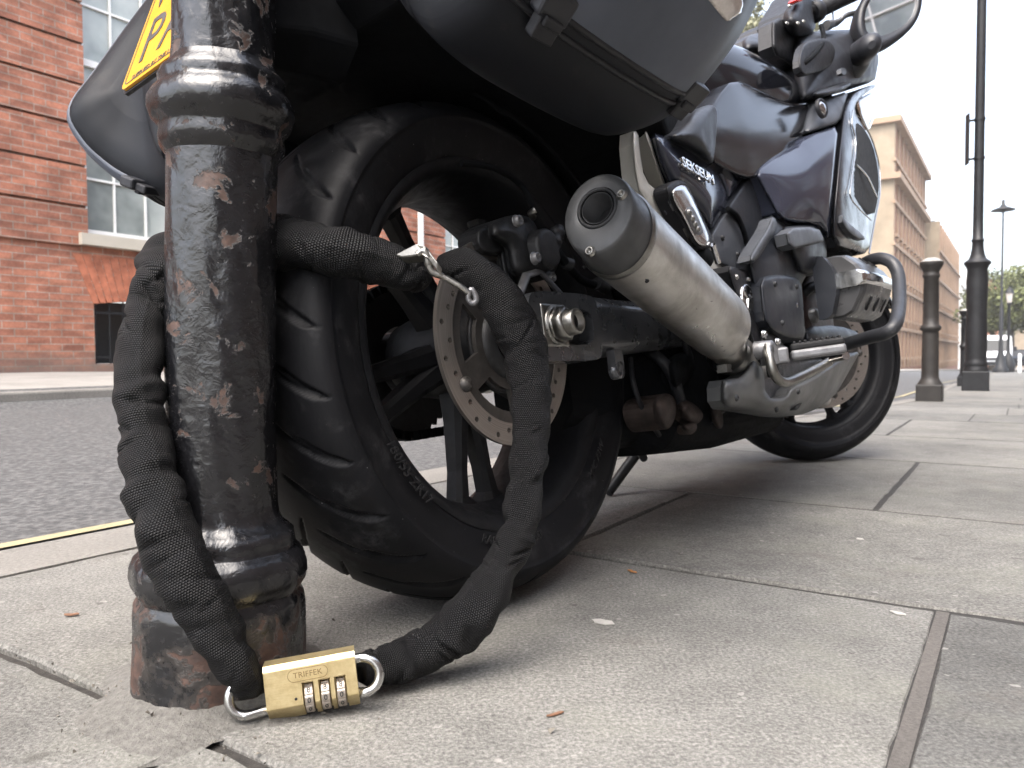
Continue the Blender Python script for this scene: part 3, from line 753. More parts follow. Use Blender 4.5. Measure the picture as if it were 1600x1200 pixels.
b = MB(); b.lathe([(.24, 4.64), (.16, 4.85), (.05, 4.95), (.0001, 5.1)], 6); b.build('lantern_cap', M['iron'], ll)
p = at(1593, 582, 47); b = MB(); b.lathe([(.09, -.2), (.09, 1.05), (.06, 1.1), (.0001, 1.12)], 20)
wp = b.build('white_post', M['white_paint']); wp.location = (p.x, p.y, -.9); tag(wp, 'plain white post near the right edge beneath the far trees', 'post')
# van
def vehicle(name, label, cat, P, rz, prof, wd, paint, glassz, wheelr, wb):
    o = thing(name, label, cat, P, rz); secs = []
    for x, zl, zh, ww in prof:
        secs.append([Vector((x, y, z)) for y, z in ((-ww*.92, zl), (ww*.92, zl), (ww, zl+.15), (ww, (zl+zh)*.5), (ww*.9, zh-.08), (ww*.78, zh), (-ww*.78, zh), (-ww*.9, zh-.08), (-ww, (zl+zh)*.5), (-ww, zl+.15))])
    b = MB(); b.loft(secs); bevel(b.build('body', paint, o), .03)
    (xg0, zg0, xg1, zg1) = glassz
    g_ = MB(); g_.hexa([Vector(q) for q in ((xg0, -wd*.85, zg0), (xg0, wd*.85, zg0), (xg0+.05, wd*.85, zg0), (xg0+.05, -wd*.85, zg0), (xg1, -wd*.74, zg1), (xg1, wd*.74, zg1), (xg1+.05, wd*.74, zg1), (xg1+.05, -wd*.74, zg1))]); g_.build('windscreen', M['window_dark'], o)
    f = prof[0][0]
    q = MB(); q.box((f-.02, 0, prof[0][1]+.12), (.1, wd*1.86, .22)); bevel(q.build('bumper', M['plastic'], o), .03)
    q = MB(); q.box((f-.03, 0, prof[0][1]+.42), (.06, wd*1.1, .16)); q.build('grille', M['plastic'], o)
    for y in (-1, 1):
        q = MB(); q.box((f-.01, y*wd*.76, prof[0][1]+.48), (.08, .3, .24)); bevel(q.build('headlight', M['lens'], o), .03)
        q = MB(); q.box((xg0+.15, y*(wd+.14), zg0+.2), (.12, .2, .3)); bevel(q.build('mirror', M['plastic'], o), .04)
    for x in (f+.85, f+.85+wb):
        for y in (-1, 1):
            Mx = axis_m((x, y*wd*.9, wheelr), (0, 1, 0)); q = MB(); q.lathe([(wheelr*.6, -.1), (wheelr*.95, -.11), (wheelr, -.06), (wheelr, .06), (wheelr*.95, .11), (wheelr*.6, .1)], 24, Mx); wv = q.build('wheel', M['rubber'], o)
            q = MB(); q.lathe([(.0001, -.07), (wheelr*.6, -.07), (wheelr*.6, .07), (.0001, .07)], 16, Mx); q.build('rim', M['cast'], wv)
    return o
p = at(1555, 581, 54)
vehicle('van', 'white van parked facing the camera behind the tall lamp column', 'van', (p.x, p.y, -.93), math.pi/2-ST, [(0, .35, .95, .9), (.25, .3, 1.15, .96), (.75, .3, 1.3, 1.0), (1.35, .3, 2.2, 1.0), (1.8, .3, 2.45, 1.0), (5.2, .3, 2.5, 1.0), (5.4, .35, 2.4, .97)], 1.0, M['van_white'], (.72, 1.28, 1.28, 2.12), .36, 3.3)
p = at(1596, 581, 56)
vehicle('car', 'dark car parked under the far trees at the right edge', 'car', (p.x, p.y, -.95), math.pi/2-ST-.1, [(0, .3, .7, .8), (.3, .25, .85, .88), (1.0, .25, .95, .9), (1.7, .25, 1.4, .9), (3.0, .25, 1.45, .9), (3.8, .25, 1.05, .88), (4.2, .3, .9, .84)], .9, M['gloss'], (1.0, .95, 1.62, 1.36), .32, 2.5)
#PART3

hz = MB(); hz.box((30, 95, 13.5), (190, 290, 33.5)); ho_z = hz.build('haze', None)
t = NT('haze_air'); t.t.nodes.remove(t.b); v_ = t.n('VolumePrincipled'); v_.inputs['Color'].default_value = (.96, .92, .86, 1); v_.inputs['Density'].default_value = .0013; v_.inputs['Anisotropy'].default_value = .55
t.l(v_.outputs[0], t.t.nodes['Material Output'].inputs['Volume']); ho_z.data.materials.append(t.m); tag(ho_z, 'pale warm haze hanging in the street air', 'haze', kind='stuff')
# ================================================================== motorcycle
bike = thing('motorcycle', 'dark grey touring motorcycle with side panniers leaning on its stand, chained to the iron post', 'motorcycle', tuple(BO))
Rm = Matrix.Identity(3)
for i in range(3): Rm[i][0] = BF[i]; Rm[i][1] = -BR[i]; Rm[i][2] = BU[i]
bike.rotation_euler = Rm.to_euler()
l = lambda u, v, z: Vector((u, -v, z))
RIGHT = Vector((0, -1, 0))
def ring_prof(mb, prof, M_, seg=96, smooth=True):   # closed profile lathe
    secs = [[M_ @ Vector((r*math.cos(a), r*math.sin(a), z)) for a in [2*math.pi*j/seg for j in range(seg)]] for r, z in prof+[prof[0]]]
    mb.loft(secs, False, smooth)

def wheel(c, axis, R, rimr, wd, spokes, discs, groove, txt=None, seg=720, discr=.13, discv=.088, spoke_w=.017, ph=0):
    """wheel built round its axle; c and axis in bike coordinates"""
    Mx = axis_m(c, axis, (0, 0, -1)); Mo = axis_m((0, 0, 0), axis, (0, 0, -1)); hw = wd/2
    # rim: flanges, well, spokes, hub
    b = MB(); bw = hw-.012
    ring_prof(b, [(rimr, bw), (rimr+.001, bw-.006), (rimr-.010, bw-.012), (rimr-.012, bw-.028), (rimr-.026, bw-.045), (rimr-.026, -bw+.045), (rimr-.012, -bw+.028), (rimr-.010, -bw+.012), (rimr+.001, -bw+.006), (rimr, -bw),
        (rimr-.006, -bw-.001), (rimr-.017, -bw+.008), (rimr-.020, -bw+.02), (rimr-.034, -bw+.05), (rimr-.034, bw-.05), (rimr-.020, bw-.02), (rimr-.017, bw-.008), (rimr-.006, bw+.001)], Mx, 144)
    for k in range(spokes):
        for sg in (-1, 1):
            a0 = 2*math.pi*k/spokes + ph; a1 = a0+sg*.155; ah = a0+sg*.16
            p0 = Vector((math.cos(ah)*.045, math.sin(ah)*.045, 0)); p1 = Vector((math.cos(a1)*(rimr-.030), math.sin(a1)*(rimr-.030), 0)); t = Vector((-math.sin(a0), math.cos(a0), 0)); z = Vector((0, 0, 1)); secs = []
            for f, w_, h_ in ((0, spoke_w*1.1, .022), (.3, spoke_w*.8, .016), (.7, spoke_w*.62, .013), (.92, spoke_w*.75, .014), (1.0, spoke_w*1.6, .02)):
                q = p0.lerp(p1, f); secs.append([Mx @ (q+t*(w_*x)+z*(h_*y)) for x, y in ((-.5, -1), (.5, -1), (1, -.6), (1, .6), (.5, 1), (-.5, 1), (-1, .6), (-1, -.6))])
            b.loft(secs, True, False)
    b.lathe([(.012, -hw*.85), (.05, -hw*.85), (.055, -hw*.6), (.06, -.03), (.06, .03), (.055, hw*.6), (.05, hw*.85), (.012, hw*.85)], 40, Mx)
    wo = b.build('wheel', M['wheelmat'], bike)
    # tyre with cut grooves
    n1 = 70; prof = []; Rb = rimr-.006
    bead = [(Rb, hw*.80), (Rb+.006, hw*.86), (Rb+.012, hw*.885), (Rb+.026, hw*.95), (Rb+.045, hw*1.0), (R-.0385, hw*1.0), (R-.0375, hw*1.012), (R-.036, hw*1.015)]
    th = np.linspace(math.pi*.5, 0, 24)
    tread = [(R-.036+.036*math.cos(a)**.95 if a > 0 else R, hw*1.01*math.sin(a)) for a in th[1:]]
    rgt = bead+tread; prof = rgt+[(r, -z) for r, z in rgt[::-1][1:]]
    pr = [prof[0]]                                   # refine
    for a, c_ in zip(prof, prof[1:]):
        k = 3 if min(a[0], c_[0]) > R-.037 and abs(a[1]-c_[1]) > .002 else 1
        for j in range(1, k+1): pr.append((a[0]+(c_[0]-a[0])*j/k, a[1]+(c_[1]-a[1])*j/k))
    P = np.array(pr); nA = seg; A_ = np.arange(nA)*2*math.pi/nA
    rr = np.repeat(P[None, :, 0], nA, 0).copy(); zz = np.repeat(P[None, :, 1], nA, 0)
    if groove:
        N = 27
        for sgn in (-1, 1):
            for off, x0, x1, sl in ((0, .06, .93, .34), (.5, .45, .97, .22)):
                x = sgn*zz/hw
                ang = (A_[:, None]/(2*math.pi)*N + off + (.25 if sgn < 0 else 0) - sl*(x-x0)*2.6 - .35*np.sin(np.clip(x-x0, 0, 1)*2.2))
                d = np.abs(ang-np.round(ang))*2*math.pi*R/N
                ww = .0034*np.clip((x-x0)/.12, 0, 1)*np.clip((x1-x)/.12, 0, 1)+1e-5
                rr -= .0040*np.clip((1.06-x)/.2, 0, 1)*np.clip((ww-d)/.0016+.5, 0, 1)*(x > x0)*(x < x1)*(P[None, :, 0] > R-.0365)
    ux = A_; nP = len(P)
    ca, sa = np.cos(A_)[:, None], np.sin(A_)[:, None]; Lc = np.stack([rr*ca, rr*sa, zz], -1).reshape(-1, 3)
    Mn = np.array(Mo); V = Lc@Mn[:3, :3].T
    idx = np.arange(nA*nP).reshape(nA, nP); a = idx[:, :-1].ravel(); d = idx[:, 1:].ravel(); b_ = np.roll(idx, -1, 0)[:, :-1].ravel(); c_ = np.roll(idx, -1, 0)[:, 1:].ravel()
    F = np.stack([a, b_, c_, d], -1)
    me = bpy.data.meshes.new('tyre'); me.from_pydata(V.tolist(), [], F.tolist()); to = mesh_obj('tyre', me, M['tyre'], wo, True); to.location = Vector(c)
    if txt:
        mt = MB()
    # discs
    for sd_ in discs:
        dm = MB(); lo = [circ2(0, 0, discr, 96), circ2(0, 0, discr*.79, 72)]
        for k in range(36):
            a = 2*math.pi*k/36; q = (discr*(.86 if k % 2 else .93)) if k % 3 else discr*.835
            lo.append(circ2(q*math.cos(a), q*math.sin(a), .0036, 8))
        plate(dm, lo, .005, axis_m(Vector(c)*0+Vector(axis).normalized()*discv*sd_, axis, (0, 0, -1)), .012)
        do = dm.build('brake_disc', M['disc'], wo); do.location = Vector(c)
        cm = MB(); ri = discr*.80; cut = [circ2(0, 0, discr*.795, 90), circ2(0, 0, .043, 40)]
        for k in range(5):
            a = 2*math.pi*(k+.5)/5+.2; sect = []
            for t in np.linspace(-.42, .42, 7): sect.append((.088*math.cos(a+t), .088*math.sin(a+t)))
            for t in np.linspace(.34, -.34, 5): sect.append((.060*math.cos(a+t), .060*math.sin(a+t)))
            if discr < .14 and discr > .12: cut.append(sect)
        plate(cm, cut, .006, axis_m(Vector(axis).normalized()*(discv-.003)*sd_, axis, (0, 0, -1)), .02)
        for k in range(5):
            a = 2*math.pi*k/5+.2; q = Vector((discr*.80*math.cos(a), discr*.80*math.sin(a), 0)); Mb = axis_m(Vector(axis).normalized()*(discv)*sd_, axis, (0, 0, -1))
            cm.lathe([(.0001, sd_*.010), (.004, sd_*.010), (.006, sd_*.008), (.0095, sd_*.005), (.0095, -.003*sd_)], 14, Mb @ Matrix.Translation(q))
        co = cm.build('disc_carrier', M['castdark' if False else 'cast2'] if 'cast2' in M else M['cast'], wo); co.location = Vector(c)
        # toothed speed ring
        tr = MB()
        for k in range(44):
            a = 2*math.pi*k/44; Mr = axis_m(Vector(axis).normalized()*(discv-.008)*sd_, axis, (0, 0, -1)) @ Matrix.Rotation(a, 4, 'Z')
            tr.hexa([Mr @ Vector(q) for q in ((.047, -.0018, -.002), (.060, -.0022, -.002), (.060, .0022, -.002), (.047, .0018, -.002), (.047, -.0018, .002), (.060, -.0022, .002), (.060, .0022, .002), (.047, .0018, .002))])
        tr.lathe([(.060, -.002), (.064, -.002), (.064, .002), (.060, .002)], 48, axis_m(Vector(axis).normalized()*(discv-.008)*sd_, axis, (0, 0, -1)))
        tr.lathe([(.040, -.01), (.048, -.01), (.048, .006), (.04, .012), (.03, .012)], 40, axis_m(Vector(axis).normalized()*(discv-.004)*sd_, axis, (0, 0, -1)))
        to2 = tr.build('speed_sensor_ring', M['castdark'], wo); to2.location = Vector(c)
    return wo
M['cast2'] = simple('disc_carrier_alloy', (.06, .056, .053), .5, metal=.6, var=.3, scale=60)
WR = .315
rw = wheel(l(0, 0, WR), RIGHT, WR, .2335, .185, 5, (1,), True, ph=.02, seg=900)
# embossed sidewall lettering
def sidewall_text(s, rmid, ang0, size, vz, name='sidewall_lettering'):
    cu = bpy.data.curves.new('t', 'FONT'); cu.body = s; cu.size = size; cu.extrude = .0006; cu.align_x = 'CENTER'; cu.resolution_u = 2; cu.shear = .2
    t = bpy.data.objects.new('t', cu); scene.collection.objects.link(t); dg = bpy.context.evaluated_depsgraph_get(); me = bpy.data.meshes.new_from_object(t.evaluated_get(dg))
    bpy.data.objects.remove(t)
    for vtx in me.vertices:
        a = ang0 + vtx.co.x/rmid; r_ = rmid - vtx.co.y; vtx.co = Vector((r_*math.sin(a), -vz-vtx.co.z, -r_*math.cos(a)+WR)) if True else vtx.co
    me.materials.clear(); return mesh_obj(name, me, M['rubber'], rw)
sidewall_text('180/55 ZR17', .247, -.95, .017, .0905)
sidewall_text('RADIAL TUBELESS', .250, -.15, .015, .0905)
sidewall_text('M/C 73W', .247, .8, .016, .0905)

# front wheel, turned to the right
STR = rad(-38); fc = l(1.52, 0, .305)
fax = Matrix.Rotation(STR, 3, 'Z') @ RIGHT
fw = wheel(fc, fax, .303, .2285, .122, 6, (1, -1), False, seg=240, discr=.157, discv=.075, spoke_w=.011, ph=.5)
fF = Matrix.Rotation(STR, 3, 'Z') @ Vector((1, 0, 0))
for sgn in (-1, 1):
    b = MB(); q = fc+fax*(.10*sgn)
    b.tube([q+Vector((0, 0, -.03)), q+Vector((0, 0, .05))+fF*-.02, q+Vector((0, 0, .35))-fF*.15, q+Vector((0, 0, .62))-fF*.27], [.032, .03, .028, .022], 18); b.build('fork_leg', M['castdark'], bike)
    b = MB(); b.lathe([(.0001, .03), (.018, .03), (.02, .0)], 20, axis_m(q, fax*sgn)); b.build('axle_cap', M['cast'], bike)
    b = MB(); cM = axis_m(fc+fax*(.075*sgn)+fF*-.115+Vector((0, 0, .05)), fax, fF); b.box((0, 0, 0), (.065, .11, .06)); 
    for i in range(len(b.v)): b.v[i] = cM @ b.v[i]
    bevel(b.build('brake_caliper', M['castdark'], bike), .012, 3)
b = MB(); secs = []
for i in range(19):
    a = rad(-35+i*9.2); rr_ = .335; cpt = fc + Vector((0, 0, 1))*(rr_*math.sin(a+rad(30))) + fF*(rr_*-math.cos(a+rad(30)))
    d_ = (cpt-fc).normalized(); secs.append([cpt+fax*(.075*x)+d_*(-.05*abs(x)**2.2) for x in np.linspace(-1, 1, 11)])
vs = [p for s_ in secs for p in s_]; b.add(vs, [(i*11+j, i*11+j+1, (i+1)*11+j+1, (i+1)*11+j) for i in range(18) for j in range(10)], True)
fo = b.build('front_mudguard', M['gloss'], bike); sm_ = fo.modifiers.new('thickness', 'SOLIDIFY'); sm_.thickness = .004

# ---- left drive side: sprocket, chain run, left swingarm and silencer
b = MB(); nT = 42; o_ = []
for k in range(nT*2): a = math.pi*k/nT; q = .104 if k % 2 else .097; o_.append((q*math.cos(a), q*math.sin(a)))
plate(b, [o_, circ2(0, 0, .05, 30)], .007, axis_m(l(0, -.095, WR), RIGHT)); b.build('sprocket', M['castdark'], bike)
b = MB(); k0 = 0
for zz in (.104, -.104):
    for i in range(36):
        b.box(l(i*.0155, -.095, WR+zz*(1-.004*i)), (.013, .018, .013))
for i in range(20):
    a = math.pi/2+math.pi*i/20; b.box(l(.104*math.cos(a), -.095, WR+.104*math.sin(a)), (.012, .018, .012), Matrix.Rotation(-a, 3, 'Y'))
b.build('drive_chain', M['under'], bike)
def arm(name, v0, v1, mat):
    b = MB(); secs = []
    for u, zc, hh in ((-.06, .318, .030), (-.02, .320, .040), (.06, .322, .044), (.10, .324, .041), (.25, .332, .036), (.42, .345, .034), (.60, .36, .036)):
        c_ = .012; secs.append([l(u, v, z) for v, z in ((v0, zc-hh+c_), (v0+c_, zc-hh), (v1-c_, zc-hh), (v1, zc-hh+c_), (v1, zc+hh-c_), (v1-c_, zc+hh), (v0+c_, zc+hh), (v0, zc+hh-c_))])
    b.loft(secs, True, False); return bevel(b.build(name, mat, bike), .005, 3)
sw = arm('swingarm', -.155, -.118, M['castdark'])
# right arm: forked end that carries the axle block
b = MB(); secs = []
for u, zc, hh in ((.088, .324, .040), (.12, .326, .041), (.25, .330, .037), (.42, .338, .034), (.60, .36, .036)):
    c_ = .013; v0, v1 = .115, .162; secs.append([l(u, v, z) for v, z in ((v0, zc-hh+c_), (v0+c_, zc-hh), (v1-c_, zc-hh), (v1, zc-hh+c_), (v1, zc+hh-c_), (v1-c_, zc+hh), (v0+c_, zc+hh), (v0, zc+hh-c_))])
b.loft(secs, True, False)
MSA = simple('scuffed_dark_swingarm', (.05, .052, .057), .3, metal=.4, var=.35, scale=16, coat=.3)
swr = bevel(b.build('swingarm', MSA, bike), .006, 3)
b = MB(); o_ = chaikin([np.array(q, float) for q in ((-.052, -.03), (-.04, -.042), (.09, -.043), (.10, -.03), (.10, .03), (.09, .043), (-.04, .040), (-.052, .03))], 2, .2)
hole = chaikin([np.array(q, float) for q in ((-.03, -.021), (.078, -.024), (.086, 0), (.078, .024), (-.03, .021))], 2, .2)
Mz = Matrix.Identity(4); Mz[0][0] = 1; Mz[1][1] = 0; Mz[1][2] = -1; Mz[2][1] = 1; Mz[2][2] = 0
Mz.translation = l(.0, .150, .322)
plate(b, [[tuple(q) for q in o_], [tuple(q) for q in hole]], .030, Mz)
bevel(b.build('axle_fork', MSA, swr), .003)
b = MB(); b.box(l(.030, .137, .322), (.12, .012, .055)); b.build('adjuster_slot', M['castdark'], swr)
b = MB(); b.box(l(-.004, .159, .322), (.052, .016, .052)); bevel(b.build('axle_block', M['steel'], swr), .003)
b = MB(); Ma = axis_m(l(-.004, .167, .322), RIGHT); b.lathe([(.024, 0), (.024, .003), (.0215, .0035), (.0215, .004)], 32, Ma)
b.lathe([(.0215, .003), (.0215, .006), (.019, .0065), (.0205, .0065), (.0205, .016), (.017, .019), (.016, .019), (.0001, .010)], 6, Ma); b.build('axle_washer', M['steel'], swr)
b = MB(); b.lathe([(.0155, .016), (.0155, .030), (.0135, .032), (.0105, .032), (.0095, .024), (.0001, .022)], 32, Ma); b.build('axle_end', M['steel'], swr)
b = MB(); b.lathe([(.0094, .0245), (.0001, .0243)], 20, Ma); b.build('axle_bore', M['hole'], swr)
b = MB(); b.box(l(.135, .162, .278), (.022, .012, .03)); b.lathe([(.012, -.006), (.012, .006), (.005, .006), (.005, -.006)], 20, axis_m(l(.135, .162, .266), RIGHT)); b.build('hose_lug', MSA, swr)
b = MB(); b.tube([l(-.02, .13, .365), l(.0, .13, .39), (l(.03, .13, .398)), l(.07, .13, .372)], .006, 10, flat=.6); b.build('guard_strip', M['cast'], swr)

# ---- brake caliper above the swingarm
def blob(name, px, mat, parent, **k): return panel(name, px, mat, parent, **k)
cal = panel('brake_caliper', [(765, 352), (775, 343), (800, 335), (828, 338), (838, 352), (845, 372), (858, 382), (872, 398), (873, 415), (862, 432), (845, 440), (822, 438), (800, 428), (795, 405), (792, 385), (778, 378), (764, 370)], M['castdark'], bike, v=.118, bulge=.014, roll=.012, skirt=.045, step=4)
b = MB()
def bolt(b, P, d, r=.007, h=.006, hexn=6):
    Mb = axis_m(P, d); b.lathe([(r*1.25, 0), (r*1.25, .0015), (r, .0015), (r, h), (r*.85, h+.0008), (r*.55, h+.0008), (r*.5, h-.003), (.0001, h-.003)], 18, Mb)
for px, py, vv in ((806, 346, .128), (834, 404, .142), (858, 434, .125)):
    b = MB(); bolt(b, L(px, py, vv), RIGHT, .0065, .007); b.build('caliper_bolt', M['cast'], cal)
b = MB(); b.lathe([(.0001, .016), (.022, .016), (.026, .012), (.027, -.01)], 36, axis_m(L(845, 392, .132), RIGHT)); bevel(b.build('caliper_piston_cover', M['castdark'], cal), .002)
b = MB(); b.tube([L(833, 340, .125), L(829, 333, .13), L(836, 328, .135)], .0045, 10); b.build('bleed_nipple', M['steel'], cal)
b = MB(); b.lathe([(.006, -.02), (.008, -.018), (.008, -.012), (.010, -.01), (.010, -.004), (.008, -.002), (.008, .004), (.010, .006), (.010, .012), (.006, .014), (.006, .02), (.0001, .021)], 20, axis_m(L(868, 372, .14), L(876, 352, .14)-L(864, 385, .14))); b.build('banjo_fitting', M['castdark'], cal)
b = MB(); b.tube([Vector(q) for q in catmull([L(866, 385, .14), L(876, 400, .145), (L(890, 418, .14)), L(910, 438, .13), L(935, 446, .125), L(960, 448, .12)], 6)], .0055, 12); b.build('brake_hose', M['under'], cal)
b = MB(); b.tube([L(880, 410, .14), L(893, 414, .145)], .008, 12); b.build('hose_clamp', M['castdark'], cal)
b = MB(); b.tube([L(932, 442, .13), L(946, 450, .13)], .009, 12); b.build('hose_clamp', M['castdark'], cal)
br = panel('caliper_bracket', [(776, 362), (790, 372), (800, 420), (808, 455), (812, 480), (800, 486), (794, 470), (786, 430), (780, 395), (772, 380)], M['castdark'], bike, v=.10, bulge=.002, skirt=.01, step=4)
pd = panel('brake_pad_cover', [(742, 358), (768, 350), (786, 376), (788, 400), (748, 395)], M['castdark'], bike, v=.104, skirt=.03, step=4)
b = MB(); b.tube([Vector(q) for q in catmull([L(834, 332, .13), L(828, 312, .13), L(810, 285, .12), L(770, 262, .12), L(720, 255, .11)], 6)], .004, 10); b.build('sensor_cable', M['under'], bike)

# ---- silencer (right) and its twin on the left
A0 = L(928, 335, .262); A1 = L(1128, 512, .225); ax = (A1-A0).normalized(); Lm = (A1-A0).length
def silencer(A0, ax, Lm, name='silencer'):
    Mm = axis_m(A0, ax, (0, 0, 1))
    def sec(z, r, k=1.12, dx=0, n=48):
        r = r*.86; z = z if z > .0515 else .0515-(.0515-z)*.52
        return [Mm @ Vector((dx+r*k*math.cos(a), r*math.sin(a), z)) for a in [2*math.pi*j/n for j in range(n)]]
    b = MB(); b.loft([sec(.052, .0505), sec(.056, .053), sec(.066, .0535), sec(Lm*.5, .0545), sec(Lm-.02, .0545), sec(Lm-.006, .053), sec(Lm, .046), sec(Lm+.012, .03), sec(Lm+.013, .001)], False)
    so = b.build(name, M['muffler'], bike)
    b = MB(); b.loft([sec(.0515, .0525), sec(.054, .0545), sec(.061, .0545), sec(.063, .0532)], False); b.build('clamp_band', M['steel'], so)
    b = MB(); b.loft([sec(.054, .0515), sec(.02, .050, 1.16, .002), sec(-.012, .0495, 1.14, .004), sec(-.026, .0482, 1.13, .005), sec(-.0305, .0470, 1.12, .005), sec(-.0325, .0445, 1.12, .005), sec(-.033, .026, 1.02, .010), sec(-.031, .0235, 1.0, .0105), sec(-.010, .023, 1.0, .011)], False)
    ec = b.build('end_cap', simple('dull_dark_end_cap', (.055, .056, .057), .42, spec=.4, metal=.2, var=.2, scale=40, bump=.05) if 'dull_dark_end_cap' not in bpy.data.materials else bpy.data.materials['dull_dark_end_cap'], so)
    b = MB(); b.loft([sec(-.033, .0215, 1, .011), sec(-.0335, .0205, 1, .011), sec(.04, .020, 1, .011), sec(.041, .001, 1, .011)], False); 
    b2 = MB(); b2.loft([sec(-.008, .0235, 1, .011), sec(-.0345, .0225, 1, .011)], False); b2.build('tailpipe', M['castdark'], so)
    b.build('tailpipe_bore', M['castdark'], so)
    b = MB(); b.loft([sec(.036, .0195, 1, .011), sec(.0365, .0005, 1, .011)], False); b.build('baffle', M['hole'], so)
    b = MB(); b.loft([sec(-.0340, .0232, 1, .011), sec(-.0362, .0246, 1, .011), sec(-.0362, .0272, 1, .011), sec(-.0325, .0285, 1, .011)], False); b.build('outlet_lip', M['castdark'], so)
    for aa in (rad(195), rad(62)):
        b = MB(); bolt(b, Mm @ Vector((.036*math.cos(aa)*1.1, .0335*math.sin(aa), .0085)), -ax, .0052, .004); b.build('cap_bolt', M['steel'], so)
    for aa in (rad(70), rad(150), rad(250)):
        b = MB(); bolt(b, Mm @ Vector((.0535*1.18*math.cos(aa), .0535*math.sin(aa), .075)), Mm.to_3x3() @ Vector((math.cos(aa), math.sin(aa), 0)), .002, .001); b.build('rivet', M['hole'], so)
    return so
sl = silencer(A0, ax, Lm)
silencer(Vector((A0.x, -A0.y, A0.z)), Vector((ax.x, -ax.y, ax.z)), Lm)
b = MB(); b.tube([Vector(q) for q in catmull([L(1120, 530, .215), L(1150, 553, .205), L(1185, 575, .18), L(1230, 600, .14), L(1280, 620, .10)], 6)], [.030]*25, 20); b.build('exhaust_pipe', M['muffler'], sl)
b = MB(); b.lathe([(.033, -.012), (.034, 0), (.033, .012)], 30, axis_m(L(1138, 552, .208), L(1170, 570, .195)-L(1120, 530, .215))); b.box(L(1132, 576, .215), (.02, .016, .012)); b.build('pipe_clamp', M['steel'], sl)

# ---- dark core: tail, subframe, engine, underside (all closed shapes between the side panels)
def core(name, secs, mat, bev=.01):
    b = MB(); S = []
    for u, w0, w1, z0, z1 in secs:
        c_ = min(.03, (z1-z0)*.25); S.append([l(u, v, z) for v, z in ((-w0+c_, z0), (w0-c_, z0), (w0, z0+c_), (w1, z1-c_), (w1-c_, z1), (-w1+c_, z1), (-w1, z1-c_), (-w0, z0+c_))])
    b.loft(S, True, False); return bevel(b.build(name, mat, bike), bev, 3)
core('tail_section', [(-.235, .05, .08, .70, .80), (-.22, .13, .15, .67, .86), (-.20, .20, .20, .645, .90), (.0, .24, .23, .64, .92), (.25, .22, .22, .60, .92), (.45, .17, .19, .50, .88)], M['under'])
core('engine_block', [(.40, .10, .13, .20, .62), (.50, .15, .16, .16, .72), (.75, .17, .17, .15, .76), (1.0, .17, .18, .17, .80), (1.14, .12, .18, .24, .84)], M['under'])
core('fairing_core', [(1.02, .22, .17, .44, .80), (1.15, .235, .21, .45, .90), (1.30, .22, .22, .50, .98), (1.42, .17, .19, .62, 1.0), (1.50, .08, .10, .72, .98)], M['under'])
# hugger over the rear wheel and the tail's inner mudguard
b = MB(); secs = []
for i in range(16):
    a = rad(5+i*5.6); rr_ = .345; cpt = l(-rr_*math.cos(a) if False else rr_*math.cos(a), 0, WR+rr_*math.sin(a)); d_ = Vector((math.cos(a), 0, math.sin(a)))
    secs.append([cpt+Vector((0, x*.115, 0))+d_*(-.055*abs(x)**3) for x in np.linspace(-1, 1, 11)])
b.add([p for s_ in secs for p in s_], [(i*11+j, i*11+j+1, (i+1)*11+j+1, (i+1)*11+j) for i in range(15) for j in range(10)], True)
ho = b.build('rear_mudguard', M['under'], bike); q = ho.modifiers.new('thickness', 'SOLIDIFY'); q.thickness = .005
core('number_plate_hanger', [(-.318, .05, .05, .60, .64), (-.29, .07, .07, .60, .70), (-.25, .08, .08, .60, .76), (-.20, .09, .09, .60, .80)], M['under'], .006)
core('swingarm_pivot', [(.50, .155, .155, .26, .42), (.58, .16, .16, .24, .46), (.66, .15, .15, .22, .48)], M['castdark'])

# ---- panniers
def pannier(sg):
    """sg 1 = right: cross-sections lofted along the bike, inner shell and outer lid"""
    prof = [(.262, .545), (.268, .515), (.290, .500), (.345, .507), (.358, .512), (.362, .514), (.44, .570), (.492, .630), (.515, .690), (.510, .76), (.475, .86), (.425, .935), (.36, .955), (.30, .955), (.265, .93)]
    stn = [(-.405, .50, .035), (-.400, .62, .030), (-.385, .76, .02), (-.355, .86, .012), (-.30, .94, .005), (-.20, .985, 0), (-.08, 1, 0), (.03, .985, .002), (.085, .93, .008), (.125, .84, .016), (.15, .70, .026), (.158, .52, .034)]
    cv, cz = .385, .73
    def sect(idx):
        out = []
        for u, k, up in stn:
            s_ = []
            for i in idx:
                v, z = prof[i]
                kk = k if v > .3 else (k*.35+.65); s_.append(l(u - (.10*(v-.3)*0), sg*(.262+(v-.262)*(.25+.75*kk)), cz+(z-cz)*(k*.78+.22)+up*.4))
            out.append(s_)
        return out
    b = MB()
    inner = [0, 1, 2, 3, 4]; outer = [5, 6, 7, 8, 9, 10, 11]; top = [12, 13, 14]
    S = sect(list(range(15)))
    b.loft(S, True, True); body = subsurf(b.build('pannier', M['pannier'], bike), 2)
    # raised lid rim running along the seam
    b = MB(); seam = []
    for u, k, up in stn[1:-1]:
        v, z = .360, .5135; seam.append(l(u, sg*(.262+(v-.262)*(.25+.75*k)), cz+(z-cz)*(k*.78+.22)+up*.4-.004))
    return body, S
